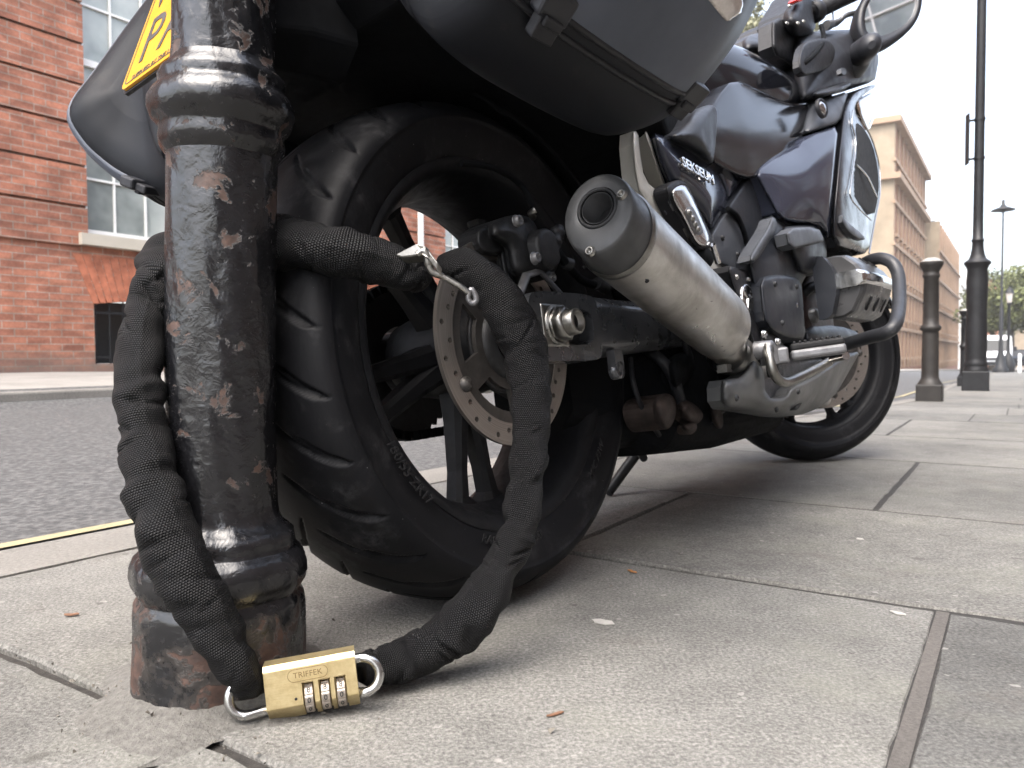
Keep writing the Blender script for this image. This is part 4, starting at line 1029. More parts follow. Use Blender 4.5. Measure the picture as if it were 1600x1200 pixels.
def pann(sg):
    # smooth surface from bicubic sampling of control sections
    prof = [(.262, .56), (.264, .525), (.282, .503), (.325, .501), (.356, .511), (.398, .537), (.440, .574), (.474, .628), (.492, .695), (.488, .77), (.462, .865), (.425, .93), (.36, .955), (.30, .955), (.268, .93), (.262, .80)]
    st = [(-.352, .80, .014), (-.350, .845, .012), (-.343, .885, .009), (-.325, .925, .006), (-.29, .96, .003), (-.21, .985, 0), (-.11, 1, 0), (-.05, .985, .001), (-.01, .94, .005), (.025, .87, .010), (.05, .76, .018), (.064, .60, .028), (.068, .46, .034)]
    cz = .73
    secs = []
    for u, k, up in st:
        # the left box sits a little higher and closer in on its rack
        sc, dz, du = (1, 0, 0) if sg > 0 else (.86, 0, .07)
        wed = lambda z_: min(1, max(0, (-.02-u)/.25))*(.60*max(0, z_-.70)+.40*max(0, .66-z_))
        pts = [l(u+du+wed(cz+(z-cz)*(k*.72+.28)), sg*(.262+(v-.262)*(.20+.80*k))*sc, cz+((z-cz) if sg > 0 or z > .695 else (z-.695)*.80-.035)*(k*.72+.28)+up*.5+dz) for v, z in prof]
        secs.append([Vector(q) for q in catmull(pts, 5, True)])
    n = len(secs[0]); full = []
    cols = [catmull([s_[j] for s_ in secs], 5) for j in range(n)]
    m_ = len(cols[0]); G = [[Vector(cols[j][i]) for j in range(n)] for i in range(m_)]
    seam = 4*5+2           # sample index of the seam on the underside
    seam2 = 12*5
    lid = MB(); base = MB()
    def strip(mb, j0, j1, grow=0.0, step=1):
        idx = []; j = j0
        while True:
            idx.append(j % n)
            if j % n == j1 % n: break
            j += step
        cen = Vector((0, 0, 0))
        vs = []
        for i in range(m_):
            c_ = sum(G[i], Vector((0, 0, 0)))/n
            for j in idx:
                d_ = (G[i][j]-c_).normalized(); vs.append(G[i][j]+d_*grow)
        k = len(idx); fs = [(i*k+j, i*k+j+1, (i+1)*k+j+1, (i+1)*k+j) for i in range(m_-1) for j in range(k-1)]
        mb.add(vs, fs, True)
        return k, vs
    k, vs = strip(lid, seam, seam2, .003)
    ce = [sum(G[0], Vector((0, 0, 0)))/n, sum(G[-1], Vector((0, 0, 0)))/n]
    ce[0] = ce[0]-Vector((.006, 0, 0))
    r0 = vs[:k]; r1 = [p.lerp(ce[0], .035)-Vector((.001, 0, 0)) for p in r0]; r2 = [p.lerp(ce[0], .045)+Vector((.004, 0, 0)) for p in r0]
    lid.add(r0+r1+r2, [(q*k+a, q*k+a+1, (q+1)*k+a+1, (q+1)*k+a) for q in (0, 1) for a in range(k-1)], True)
    q0 = list(G[0]); rear = [q0, [p.lerp(ce[0], .04)-Vector((.003, 0, 0)) for p in q0], [p.lerp(ce[0], .12)-Vector((.0065, 0, 0)) for p in q0], [p.lerp(ce[0], .3)-Vector((.008, 0, 0)) for p in q0], [p.lerp(ce[0], .36)-Vector((.0065, 0, 0)) for p in q0], [p.lerp(ce[0], .6)-Vector((.006, 0, 0)) for p in q0]]
    base.loft(rear, False, True); base.add(rear[-1]+[ce[0]-Vector((.0, 0, 0))], [(a, (a+1) % n, n) for a in range(n)], True)
    r0 = vs[(m_-1)*k:]; lid.add(r0+[ce[1]], [(a, a+1, k) for a in range(k-1)], True)
    for col_ in (0, k-1):                                 # turned-in edge
        ring = [vs[i*k+col_] for i in range(m_)]; inn = [G[i][(seam if col_ == 0 else seam2)]-(G[i][seam if col_ == 0 else seam2]-sum(G[i], Vector((0, 0, 0)))/n)*.08 for i in range(m_)]
        lid.add(ring+inn, [(i, i+1, m_+i+1, m_+i) for i in range(m_-1)], True)
    k, vs = strip(base, seam2, seam, 0)
    for e in (m_-1,):
        r0 = vs[e*k:(e+1)*k]; c_ = sum(r0, Vector((0, 0, 0)))/k; c_ = ce[0 if e == 0 else 1]; base.add(r0+[c_], [(a, a+1, k) for a in range(k-1)], True)
    bo = base.build('pannier', M['pannier_dirty'], bike); lo_ = lid.build('lid', M['pannier'], bo)
    b = MB(); b.tube([G[i][seam]+(G[i][seam]-sum(G[i], Vector((0, 0, 0)))/n).normalized()*.0015 for i in range(m_)], .0032, 8); b.tube([G[i][seam]-(G[i][seam]-G[i][(seam-3) % n])*.55 for i in range(m_)], .003, 8)
    b.build('seam_seal', M['plastic'], bo)
    for uu in (-.262, -.012):
        i = min(range(m_), key=lambda i: abs(G[i][seam].x-uu)); P = G[i][seam]; 
        d_ = (G[i][seam+3]-G[i][seam-3]).normalized(); t = Vector((1, 0, 0)); nn = t.cross(d_).normalized()
        if nn.z > 0: nn = -nn
        Rm_ = Matrix((t, d_, nn)).transposed()
        b = MB(); b.box(P+nn*.003+d_*.003, (.038, .024, .015), Rm_); lt = bevel(b.build('latch', M['plastic_smooth'], bo), .003)
        b = MB(); b.box(P+nn*.005-d_*.016, (.028, .020, .011), Rm_); b.box(P+nn*.012-d_*.009, (.024, .009, .004), Rm_); bevel(b.build('catch', M['plastic'], lt), .0025)
    return bo, G, n
t = NT('dirty_pannier_plastic'); v_ = t.coord(); n_ = t.noise(v_, 16, 7, .7, .5); n2_ = t.noise(v_, 6, 3)
dm_ = t.math('MULTIPLY', t.ramp(n_, [(.55, 0), (.72, 1)]), t.ramp(n2_, [(.45, 0), (.6, .7)]))
t.set(Base_Color=t.mix(dm_, (.008, .009, .0115), (.045, .042, .038)), Roughness=.5, Specular_IOR_Level=.15, Normal=t.bump(t.noise(v_, 1100, 2), .1, .001)); M['pannier_dirty'] = t.m
pr_, GR, nR = pann(1); pl_, GL, nL = pann(-1)
# reflector strip set into the right lid
from mathutils.bvhtree import BVHTree
def panel_on(src, name, pts, mat, parent, off=.002, roll=.002, rollpx=4, skirt=.006, rnd=1, step=3, plist=None):
    """a thin trim piece that follows the surface of src"""
    me = src.data; bv = BVHTree.FromPolygons([q.co for q in me.vertices], [tuple(p.vertices) for p in me.polygons])
    P = [np.array(p, float) for p in pts]; P = chaikin(P, rnd); B = []
    for i in range(len(P)):
        a, b = P[i], P[(i+1) % len(P)]; k = max(1, int(np.linalg.norm(b-a)/step)); B += [a+(b-a)*j/k for j in range(k)]
    V, F = fill2d([np.array(B)], step); Bn = np.array(B); o3 = []; o4 = []
    cl = W2L(CAM)
    for x, y in V:
        d_ = (W2L(CAM+ray(x, y))-cl).normalized(); h_, nn_, ii, dd = bv.ray_cast(cl, d_)
        if h_ is None: h_, nn_, ii, dd = bv.find_nearest(cl+d_*(o3[-1]-cl).length if o3 else cl+d_*.8)
        if nn_.dot(d_) > 0: nn_ = -nn_
        dist = min(1, np.sqrt(((Bn-[x, y])**2).sum(1).min())/rollpx); o3.append(h_+nn_*(off-roll*(1-dist)**2)); o4.append(h_-nn_*skirt)
    mb = MB(); mb.add(o3, F, True)
    for a, b in boundary(F): mb.add([o3[a], o3[b], o4[b], o4[a]], [(0, 1, 2, 3)])
    return mb.build(name, mat, parent)
lid_r = [o for o in pr_.children if o.name.startswith('lid')][0]
panel_on(lid_r, 'reflector', [(1080, -50), (1102, -6), (1132, 31), (1137, 34), (1158, 20), (1161, 8), (1156, -50)], M['lens'], pr_, rnd=0)
rf = panel('reflector', [(1098, -30, .487), (1108, 2, .487), (1136, 34, .485), (1165, 20, .470), (1170, -5, .463), (1166, -30, .458)], M['lens'], pr_, roll=.003, skirt=.02, rnd=1, step=5) if False else None

# ---- number plate
PW, PH = .230, .180; pc = L(190, 145, -.112); 
tl_ = rad(-22)                                         # plate tips back at the foot
ydir = Vector((-math.sin(tl_), 0, math.cos(tl_))); xdir = Vector((0, -1, 0)); nd = xdir.cross(ydir)  # seen from behind: x to the right
org = pc + xdir*(PW/2) + ydir*(PH/2)
MP = Matrix.Identity(4)
for i in range(3): MP[i][0] = xdir[i]; MP[i][1] = ydir[i]; MP[i][2] = nd[i]; MP[i][3] = org[i]
def rrect(w_, h_, r_, n=5):
    o = []
    for cx, cy, a0 in ((w_/2-r_, h_/2-r_, 0), (-w_/2+r_, h_/2-r_, 90), (-w_/2+r_, -h_/2+r_, 180), (w_/2-r_, -h_/2+r_, 270)):
        for k in range(n+1): a = rad(a0+90*k/n); o.append((cx+r_*math.cos(a), cy+r_*math.sin(a)))
    return o
b = MB(); plate(b, [rrect(PW, PH, .010)], .003, MP); po = b.build('number_plate', M['plate_yellow'], bike)
b = MB(); plate(b, [rrect(PW-.010, PH-.010, .007), rrect(PW-.0124, PH-.0124, .006)], .0006, MP @ Matrix.Translation((0, 0, .0017))); b.build('plate_border', M['plate_ink'], po)
text_obj('plate_lettering', 'WN68', .088, .0003, MP @ Matrix.Translation((-.002, .040, .0018)), M['plate_ink'], po, 1.12, xs=.82)
text_obj('plate_lettering', 'PAK', .088, .0003, MP @ Matrix.Translation((-.025, -.037, .0018)), M['plate_ink'], po, 1.12, xs=.82)
text_obj('plate_small_print', 'SUPPLIED BY THE LONDON MOTOR WORKS', .0085, .0002, MP @ Matrix.Translation((-.005, -.0815, .0018)), M['plate_ink'], po, 1.05)
b = MB(); plate(b, [rrect(PW+.006, PH+.006, .012)], .004, MP @ Matrix.Translation((0, 0, -.0037))); b.build('plate_backing', M['plastic'], po)

#PART4
# ---- side panels, tank and fairing (right side, as seen)
panel('subframe_bracket', [(985, 205), (997, 205), (999, 232), (1007, 282), (1032, 302), (1037, 292), (1010, 224), (1006, 205), (1012, 205), (1039, 284), (1044, 305), (1058, 331), (1072, 352), (1096, 372), (1120, 400), (1140, 432), (1130, 440), (1100, 420), (1060, 395), (1030, 360), (1008, 318), (993, 290)], M['silver'], bike, v=.198, bulge=.004, roll=.006, rollpx=5, skirt=.02, rnd=1, step=4)
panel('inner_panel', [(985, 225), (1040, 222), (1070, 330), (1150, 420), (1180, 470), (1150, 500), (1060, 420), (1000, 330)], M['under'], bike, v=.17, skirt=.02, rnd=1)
sp_ = panel('side_panel', [(1016, 205), (1042, 212), (1080, 232), (1116, 256), (1129, 280), (1139, 305), (1136, 322), (1124, 340), (1117, 354), (1108, 360), (1090, 330), (1062, 300), (1046, 296), (1028, 255)], M['gloss_sky_tint'], bike, v=.205, bulge=.022, roll=.008, skirt=.03, rnd=1, step=4)
panel('side_panel_tip', [(1115, 248), (1140, 256), (1167, 272), (1152, 292), (1138, 312), (1133, 296), (1122, 268)], M['gloss_sky_tint'], bike, v=.206, bulge=.004, roll=.003, skirt=.03, rnd=1, step=4)
panel('seat_nose', [(1040, 214), (1064, 200), (1085, 170), (1120, 160), (1122, 200), (1118, 245), (1112, 258), (1094, 243), (1070, 228)], M['plastic_smooth'], bike, v=.226, bulge=.018, roll=.010, rollpx=9, skirt=.06, step=4)
# badge letters follow the panel
pA = L(1056, 250, .231); pB = L(1117, 286, .229); xd = (pB-pA).normalized(); nd_ = xd.cross(Vector((0, 0, 1))).normalized()
if nd_.y > 0: nd_ = -nd_
nd_ = (nd_+Vector((0, 0, .12))).normalized(); yd = nd_.cross(xd).normalized()
MT = Matrix.Identity(4)
for i in range(3): MT[i][0] = xd[i]; MT[i][1] = yd[i]; MT[i][2] = nd_[i]; MT[i][3] = (pA+(pB-pA)*.5)[i]
wd_ = (pB-pA).length
text_obj('badge_lettering', 'SEKSEUM', .023, .0016, MT @ Matrix.Translation((0, 0, .002)), M['chrome'], sp_, 1.0, bev=.0006, xs=wd_/.113, shear=.15)
# passenger peg, folded up
pg = panel('passenger_peg', [(1039, 296), (1045, 286), (1060, 280), (1072, 284), (1090, 322), (1116, 377), (1112, 386), (1100, 392), (1088, 388), (1072, 362), (1050, 322)], M['plastic'], bike, v=.228, bulge=.002, roll=.004, rollpx=4, skirt=.02, rnd=2, step=3)
pf = panel('peg_plate', [(1048, 298), (1056, 289), (1068, 286), (1075, 291), (1094, 330), (1114, 375), (1103, 387), (1092, 385), (1083, 374), (1068, 342), (1052, 316)], M['chrome'], pg, v=.233, bulge=.003, roll=.004, rollpx=5, skirt=.008, rnd=2, step=3)
panel('peg_recess', [(1070, 328), (1078, 322), (1084, 324), (1099, 358), (1098, 366), (1089, 368), (1083, 360)], M['cast'], pf, v=.2375, skirt=.004, rnd=2, step=3, roll=.001)
for q in ((1077, 332), (1082, 341), (1086, 350), (1090, 358)):
    b = MB(); b.lathe([(.0001, .004), (.003, .0035), (.0048, .001), (.005, -.001)], 14, axis_m(L(*q, .238), RIGHT)); b.build('peg_bead', M['steel'], pf)
b = MB(); b.lathe([(.0001, .008), (.010, .008), (.014, .004), (.015, -.02)], 24, axis_m(L(1103, 403, .225), RIGHT)); b.build('peg_pivot', M['under'], pg)
b = MB(); b.tube([L(1113, 382, .232), L(1122, 410, .228)], .005, 10); b.build('peg_link', M['chrome'], pg)
# frame spars and covers
panel('frame_spar', [(1112, 366), (1124, 345), (1137, 330), (1152, 345), (1163, 372), (1168, 395), (1172, 424), (1155, 426), (1126, 412), (1112, 396)], M['grey'], bike, v=.207, bulge=.002, roll=.003, rollpx=4, skirt=.03, rnd=0, step=5)
panel('frame_spar', [(1134, 330), (1150, 304), (1166, 280), (1186, 274), (1212, 296), (1214, 334), (1196, 364), (1176, 396), (1168, 376), (1158, 345)], M['grey_dark'], bike, v=.213, bulge=.002, roll=.003, rollpx=4, skirt=.03, rnd=1, step=5)
b = MB(); b.tube([Vector(q) for q in catmull([L(1137, 326, .214), L(1152, 338, .216), L(1163, 365, .216), L(1169, 395, .212)], 5)], .0045, 8); b.build('cable', M['under'], bike)
panel('heel_guard', [(1134, 414), (1150, 418), (1172, 424), (1180, 470), (1190, 515), (1200, 530), (1204, 558), (1196, 575), (1180, 562), (1172, 520), (1160, 490), (1146, 455)], M['plastic'], bike, v=.232, bulge=.003, skirt=.03, rnd=1, step=5)
for q in ((1150, 433), (1168, 437)):
    b = MB(); bolt(b, L(*q, .234), RIGHT, .0035, .003); b.build('guard_bolt', M['steel'], bike)
b = MB(); Mb = axis_m(L(1165, 467, .234), RIGHT); b.lathe([(.024, 0), (.024, .004), (.021, .006), (.018, .004), (.016, .003), (.0001, .003)], 36, Mb)
for k in range(3):
    a = 2*math.pi*k/3+.5; b.hexa([Mb @ Matrix.Rotation(a, 4, 'Z') @ Vector(q) for q in ((.001, -.004, .002), (.019, -.006, .002), (.019, .006, .002), (.001, .004, .002), (.001, -.002, .006), (.018, -.003, .005), (.018, .003, .005), (.001, .002, .006))])
b.build('pivot_cap', M['chrome'], bike)
mg = panel('middle_fairing', [(1166, 402), (1180, 378), (1196, 358), (1203, 334), (1214, 340), (1232, 354), (1262, 358), (1292, 385), (1292, 412), (1285, 428), (1252, 432), (1254, 480), (1260, 532), (1238, 533), (1215, 528), (1192, 512), (1186, 492), (1178, 455), (1170, 425)], M['grey_dark'], bike, v=.238, bulge=.014, roll=.010, rollpx=9, skirt=.04, rnd=1, step=5)
panel('knee_box', [(1222, 357, .252), (1228, 353, .256), (1255, 351, .262), (1278, 352, .262), (1291, 378, .262), (1292, 400, .258), (1286, 424, .25), (1250, 431, .25), (1240, 412, .252), (1231, 392, .256)], M['grey_dark'], mg, bulge=.016, roll=.018, rollpx=8, skirt=.03, rnd=1, step=4)
panel('knee_box_top', [(1226, 356), (1278, 354), (1288, 374), (1284, 379), (1262, 384), (1233, 391)], M['grey'], mg, v=.279, bulge=.001, roll=.006, rollpx=5, skirt=.02, rnd=1, step=4)
panel('fairing_ridge', [(1168, 406), (1186, 376), (1200, 354), (1205, 338), (1214, 343), (1213, 362), (1204, 374), (1180, 412)], M['grey'], mg, v=.2565, bulge=.002, roll=.006, rollpx=5, skirt=.02, rnd=1, step=4)
panel('fairing_cheek', [(1186, 436), (1206, 428), (1236, 430), (1252, 440), (1256, 486), (1258, 528), (1240, 530), (1216, 524), (1196, 508), (1190, 480)], M['grey_dark'], mg, v=.256, bulge=.003, roll=.007, rollpx=7, skirt=.02, rnd=1, step=4)
b = MB(); b.lathe([(.0001, .006), (.004, .006), (.007, 0)], 14, axis_m(L(1241, 478, .252), RIGHT)); b.build('screw', M['chrome'], mg)
# engine side between middle fairing and cylinder cover
eg = panel('engine_case', [(1248, 425), (1296, 418), (1302, 510), (1310, 545), (1262, 540), (1250, 520)], M['engine_red'], bike, v=.205, bulge=.01, skirt=.04, rnd=1, step=5)
b = MB(); b.lathe([(.0001, .014), (.010, .014), (.016, .010), (.018, -.01)], 24, axis_m(L(1268, 494, .214), RIGHT)); b.build('drain_plug', M['cast'], eg)
panel('lower_case', [(1255, 508), (1308, 508), (1345, 520), (1342, 535), (1300, 548), (1258, 540)], M['grey_dark'], bike, v=.215, bulge=.01, skirt=.05, rnd=1, step=5)
# tank
tk = MB(); secs = []
for u, w_, z0, z1 in ((.50, .10, .70, .84), (.56, .15, .69, .90), (.66, .19, .68, .945), (.80, .215, .68, .965), (.93, .225, .70, .968), (1.03, .226, .73, .958), (1.10, .215, .76, .932), (1.15, .18, .79, .895), (1.165, .10, .80, .865)):
    S = []
    for a in [2*math.pi*j/28 for j in range(28)]:
        c_, s_ = math.cos(a), math.sin(a); S.append(l(u, w_*abs(c_)**.8*(1 if c_ > 0 else -1), (z0+z1)/2+(z1-z0)/2*abs(s_)**.8*(1 if s_ > 0 else -1)))
    secs.append(S)
tk.loft(secs, True, True); tko = subsurf(tk.build('fuel_tank', M['gloss'], bike), 1)
panel('tank_side', [(1095, 205, .222), (1120, 152, .218), (1146, 122, .216), (1192, 143, .222), (1236, 164, .230), (1272, 164, .236), (1272, 190, .240), (1258, 212, .238), (1232, 244, .234), (1200, 272, .228), (1172, 280, .226), (1146, 272, .224), (1108, 250, .222)], M['tank_gloss'], bike, bulge=.004, roll=.003, rollpx=5, skirt=.05, rnd=1, step=5)
# upper fairing
uf = panel('upper_fairing', [(1256, 192, .24), (1262, 172, .24), (1270, 158, .25), (1300, 150, .27), (1326, 142, .28), (1320, 165, .285), (1312, 193, .285), (1285, 201, .27), (1255, 211, .25)], M['grey'], bike, bulge=.004, roll=.006, rollpx=5, skirt=.05, rnd=1, step=4)
b = MB(); Mb = axis_m(L(1284, 169, .278), RIGHT+Vector((-.2, 0, 0))); b.lathe([(.0001, .006), (.008, .0055), (.013, .003), (.014, .002)], 24, Mb); b.build('round_badge', M['chrome'], uf)
b = MB(); b.lathe([(.015, .003), (.019, .004), (.021, .001), (.021, -.004)], 24, Mb); b.build('badge_ring', M['plastic'], uf)
panel('fairing_lip', [(1269, 152, .262), (1272, 142, .262), (1300, 135, .275), (1325, 127, .285), (1331, 131, .285), (1320, 141, .288), (1296, 149, .285)], M['plastic_smooth'], uf, bulge=.006, roll=.012, rollpx=6, skirt=.05, rnd=1, step=4)
panel('side_fairing', [(1255, 214, .252), (1285, 204, .272), (1311, 196, .287), (1306, 245, .29), (1302, 290, .288), (1298, 334, .278), (1296, 376, .262), (1286, 360, .262), (1272, 349, .262), (1234, 347, .252), (1216, 338, .247), (1204, 315, .24), (1190, 292, .232), (1179, 270, .228), (1200, 250, .234), (1226, 236, .240), (1246, 226, .248)], M['gloss_sky_tint'], bike, bulge=.006, roll=.004, rollpx=5, skirt=.06, rnd=1, step=5)
ff_ = panel('front_fairing', [(1314, 193, .287), (1318, 170, .287), (1326, 152, .287), (1340, 140, .285), (1366, 131, .275), (1369, 136, .272), (1352, 146, .276), (1340, 156, .28), (1336, 174, .28), (1344, 190, .278), (1360, 214, .262), (1374, 256, .245), (1377, 300, .24), (1366, 345, .24), (1358, 398, .245), (1330, 392, .26), (1299, 384, .266), (1300, 334, .281), (1305, 290, .29), (1309, 245, .292)], M['gloss_dim'], bike, bulge=.018, roll=.01, rollpx=6, skirt=.06, rnd=1, step=5)
va = panel('air_vent', [(1337, 190, .289), (1350, 200, .283), (1364, 226, .268), (1372, 262, .258), (1374, 300, .254), (1365, 343, .256), (1331, 313, .287), (1330, 285, .291), (1337, 240, .292)], M['hole'], ff_, bulge=.001, roll=.002, skirt=.02, rnd=1, step=4)
b = MB(); rim_ = [L(x, y, .294) for x, y in ((1333, 172), (1331, 192), (1336, 215), (1336, 240), (1330, 285), (1331, 312), (1361, 344))]; b.tube([Vector(q) for q in catmull(rim_, 5)], .0016, 8)
rim2 = [L(x, y, .268) for x, y in ((1336, 176), (1350, 194), (1364, 222), (1374, 262), (1375, 302), (1367, 345), (1358, 396))]; b.tube([Vector(q) for q in catmull(rim2, 5)], .002, 8); b.build('vent_trim', M['chrome'], va)
b = MB(); b.tube([Vector(q) for q in catmull([L(1337, 257, .287), L(1355, 276, .285), L(1370, 308, .27)], 6)], .0026, 8); b.build('vent_fin', M['chrome'], va)
panel('vent_louvre', [(1314, 332), (1322, 345), (1350, 368), (1352, 376), (1336, 372), (1316, 352)], M['grey'], ff_, v=.292, roll=.003, skirt=.01, rnd=1, step=4)
panel('indicator_lens', [(1336, 158, .276), (1352, 148, .272), (1370, 140, .262), (1373, 150, .258), (1370, 172, .256), (1356, 210, .258), (1344, 190, .27), (1337, 174, .276)], M['smoke_lens'], ff_, bulge=.01, roll=.01, skirt=.08, rnd=1, step=4)
# cockpit side, windscreen base, speaker-like pocket
ck = panel('cockpit_panel', [(1235, 60, .2), (1262, 50, .21), (1300, 47, .25), (1322, 46, .27), (1345, 46, .30), (1368, 78, .31), (1374, 90, .30), (1370, 112, .285), (1367, 128, .28), (1326, 138, .275), (1296, 147, .262), (1268, 157, .25), (1250, 160, .24), (1240, 120, .21)], M['plastic_smooth'], bike, bulge=.012, roll=.02, rollpx=12, skirt=.07, rnd=1, step=5)
panel('pocket_lid', [(1247, 100), (1250, 78), (1258, 66), (1278, 60), (1294, 60), (1306, 76), (1303, 96), (1290, 108), (1268, 116), (1252, 118)], M['plastic'], ck, v=.268, bulge=.004, roll=.004, rollpx=4, skirt=.012, rnd=1, step=4)
panel('cockpit_button', [(1314, 106), (1322, 106), (1323, 116), (1315, 117)], M['grey'], ck, v=.292, skirt=.01, rnd=1, step=3, roll=.001)
ws = panel('windscreen', [(1165, 56, .05), (1205, 46, .05), (1222, 10, .05), (1240, -60, .05), (1320, -90, .1), (1340, 40, .2), (1290, 60, .2), (1240, 90, .15), (1180, 80, .08)], M['plastic_smooth'], bike, roll=.0, skirt=.01, rnd=0)
bpy.data.objects.remove(ws)
panel('dashboard', [(1160, 58, .06), (1205, 46, .06), (1206, 34, .06), (1222, 25, .08), (1250, 30, .12), (1262, 60, .18), (1250, 110, .2), (1240, 104, .18), (1215, 84, .12), (1190, 78, .1), (1160, 84, .06)], M['plastic_smooth'], bike, bulge=.01, roll=.012, skirt=.10, rnd=1, step=5)
# handlebar: reservoir, switches, grip, lever
hb = MB(); g0, g1, g2 = L(1252, 12, .20), L(1275, 18, .22), L(1345, -14, .30); hb.tube([g0, g1, g2], [.013, .013, .013], 16); hbo = hb.build('handlebar', M['castdark'], bike)
b = MB(); gd = (g2-g1); b.tube([g1+gd*.05, g1+gd*.07, g1+gd*.5, g1+gd*.95, g1+gd*1.2], [.017, .0195, .0185, .0185, .018], 24); b.build('grip', M['rubber'], hbo)
b = MB(); b.tube([g1-gd*.08, g1-gd*.06, g1+gd*.04, g1+gd*.06], [.020, .026, .026, .02], 24); b.build('grip_collar', M['plastic'], hbo)
sb_ = panel('switch_block', [(1235, 5), (1248, -20), (1275, -20), (1272, 12), (1276, 38), (1268, 55), (1245, 60), (1228, 48), (1222, 25)], M['plastic'], hbo, v=.215, bulge=.03, roll=.015, rollpx=8, skirt=.06, rnd=1, step=4)
panel('brake_reservoir', [(1205, 38), (1208, 32), (1238, 18), (1244, 22), (1248, 60), (1244, 110), (1228, 96), (1206, 84)], M['plastic'], hbo, v=.195, bulge=.006, roll=.008, rollpx=6, skirt=.03, rnd=1, step=4)
panel('red_switch', [(1245, -2), (1254, -8), (1256, 0), (1247, 3)], M['red'], sb_, v=.25, skirt=.02, rnd=1, step=2, roll=.001)
for q in ((1233, 10, .245), (1246, 37, .25), (1255, 34, .25), (1229, 37, .24)):
    b = MB(); bolt(b, L(*q), RIGHT+Vector((-.3, 0, .3)), .0035, .003); b.build('switch_screw', M['steel'], sb_)
b = MB(); lp_ = [(1290, 40, .25), (1300, 38, .25), (1310, 34, .26), (1318, 27, .27), (1328, 22, .28), (1350, 19, .30), (1372, 19, .32)]; b.tube([Vector(q) for q in catmull([L(*q) for q in lp_], 5)], [.013]*5+[.010]*5+[.0085]*5+[.0075]*16, 14, flat=.75); lv = b.build('brake_lever', M['cast'], hbo)
b = MB(); b.lathe([(.0001, -.011), (.008, -.008), (.011, 0), (.008, .008), (.0001, .011)], 18, axis_m(L(1374, 20, .322), RIGHT)); b.build('lever_ball', M['castdark'], lv)
b = MB(); b.tube([L(1301, 18, .25), L(1302, 32, .25)], .002, 8); b.build('lever_spring', M['castdark'], lv)
b = MB(); b.tube([Vector(q) for q in catmull([L(1283, 40, .245), L(1287, 62, .26), L(1275, 82, .275), L(1258, 98, .27), L(1246, 106, .25)], 6)], .0052, 12); b.build('brake_hose', M['under'], hbo)
# mirror
def ell_out(pts, v): return [(x, y, v) for x, y in pts]
mi = panel('mirror', [(1343, 48), (1345, 14), (1362, -12), (1380, -70), (1430, -90), (1440, -20), (1439, 18), (1425, 44), (1402, 62), (1378, 76), (1374, 92), (1364, 80), (1352, 62)], M['plastic_smooth'], bike, v=.36, bulge=.004, roll=.012, rollpx=6, skirt=-.06, rnd=1, step=5)
bpy.data.objects.remove(mi)
def bike_w(p): return BO + BF*p[0] - BR*p[1] + BU*p[2]
def mirror():
    # housing: a deep bowl whose open side faces the rider, glass set just inside
    out = chaikin([np.array(q, float) for q in ((1342, 46), (1344, 12), (1360, -14), (1380, -60), (1428, -80), (1441, -20), (1440, 16), (1426, 44), (1402, 64), (1376, 80), (1356, 70))], 3)
    gl = chaikin([np.array(q, float) for q in ((1352, 46), (1351, 20), (1360, 0), (1384, -56), (1424, -72), (1434, -20), (1432, 16), (1418, 36), (1396, 50), (1372, 58), (1360, 55))], 3)
    # the glass plane faces back and a little outward
    nw = np.array([.22, -.96, .17]); nw /= np.linalg.norm(nw); c0 = np.array(bike_w(L(1390, 25, .365)))
    hit = lambda x, y: W2L(CAM + ray(x, y)*(((c0-CAM)@nw)/(ray(x, y)@nw)))
    Fo = [hit(x, y) for x, y in out]; Fg = [hit(x, y) for x, y in gl]
    c_ = sum(Fo, Vector((0, 0, 0)))/len(Fo); nrm = Vector((nw@BF, -(nw@BR), nw@BU))
    cg = sum(Fg, Vector((0, 0, 0)))/len(Fg); b = MB(); k = len(Fo)
    secs = [[p+nrm*-.006 for p in Fg], [p for p in Fg], [p.lerp(c_, -.0)+nrm*.001 for p in Fo], [p-nrm*.012+(p-c_)*.015 for p in Fo], [c_+(p-c_)*.95-nrm*.04 for p in Fo], [c_+(p-c_)*.80-nrm*.062 for p in Fo], [c_+(p-c_)*.5-nrm*.076 for p in Fo], [c_+(p-c_)*.02-nrm*.08 for p in Fo]]
    b.loft(secs, False, True); mo = b.build('mirror', M['plastic_smooth'], bike)
    b = MB(); b.add([p-nrm*.004 for p in Fg], [tuple(range(len(Fg)))]); b.add([p-nrm*.007 for p in Fg], [tuple(range(len(Fg)))[::-1]]); go = b.build('mirror_glass', M['glass_mirror'], mo)
    return mo, c_
mo, mc = mirror()
b = MB(); b.tube([Vector(q) for q in catmull([L(1362, 70, .34), L(1356, 74, .325), L(1345, 84, .30), L(1330, 104, .27)], 5)], [.010, .020, .027, .031, .033, .034, .035, .036, .037, .038, .040, .042, .044, .045, .045, .046], 20, flat=.8)
b.build('mirror_stalk', M['plastic_smooth'], mo)

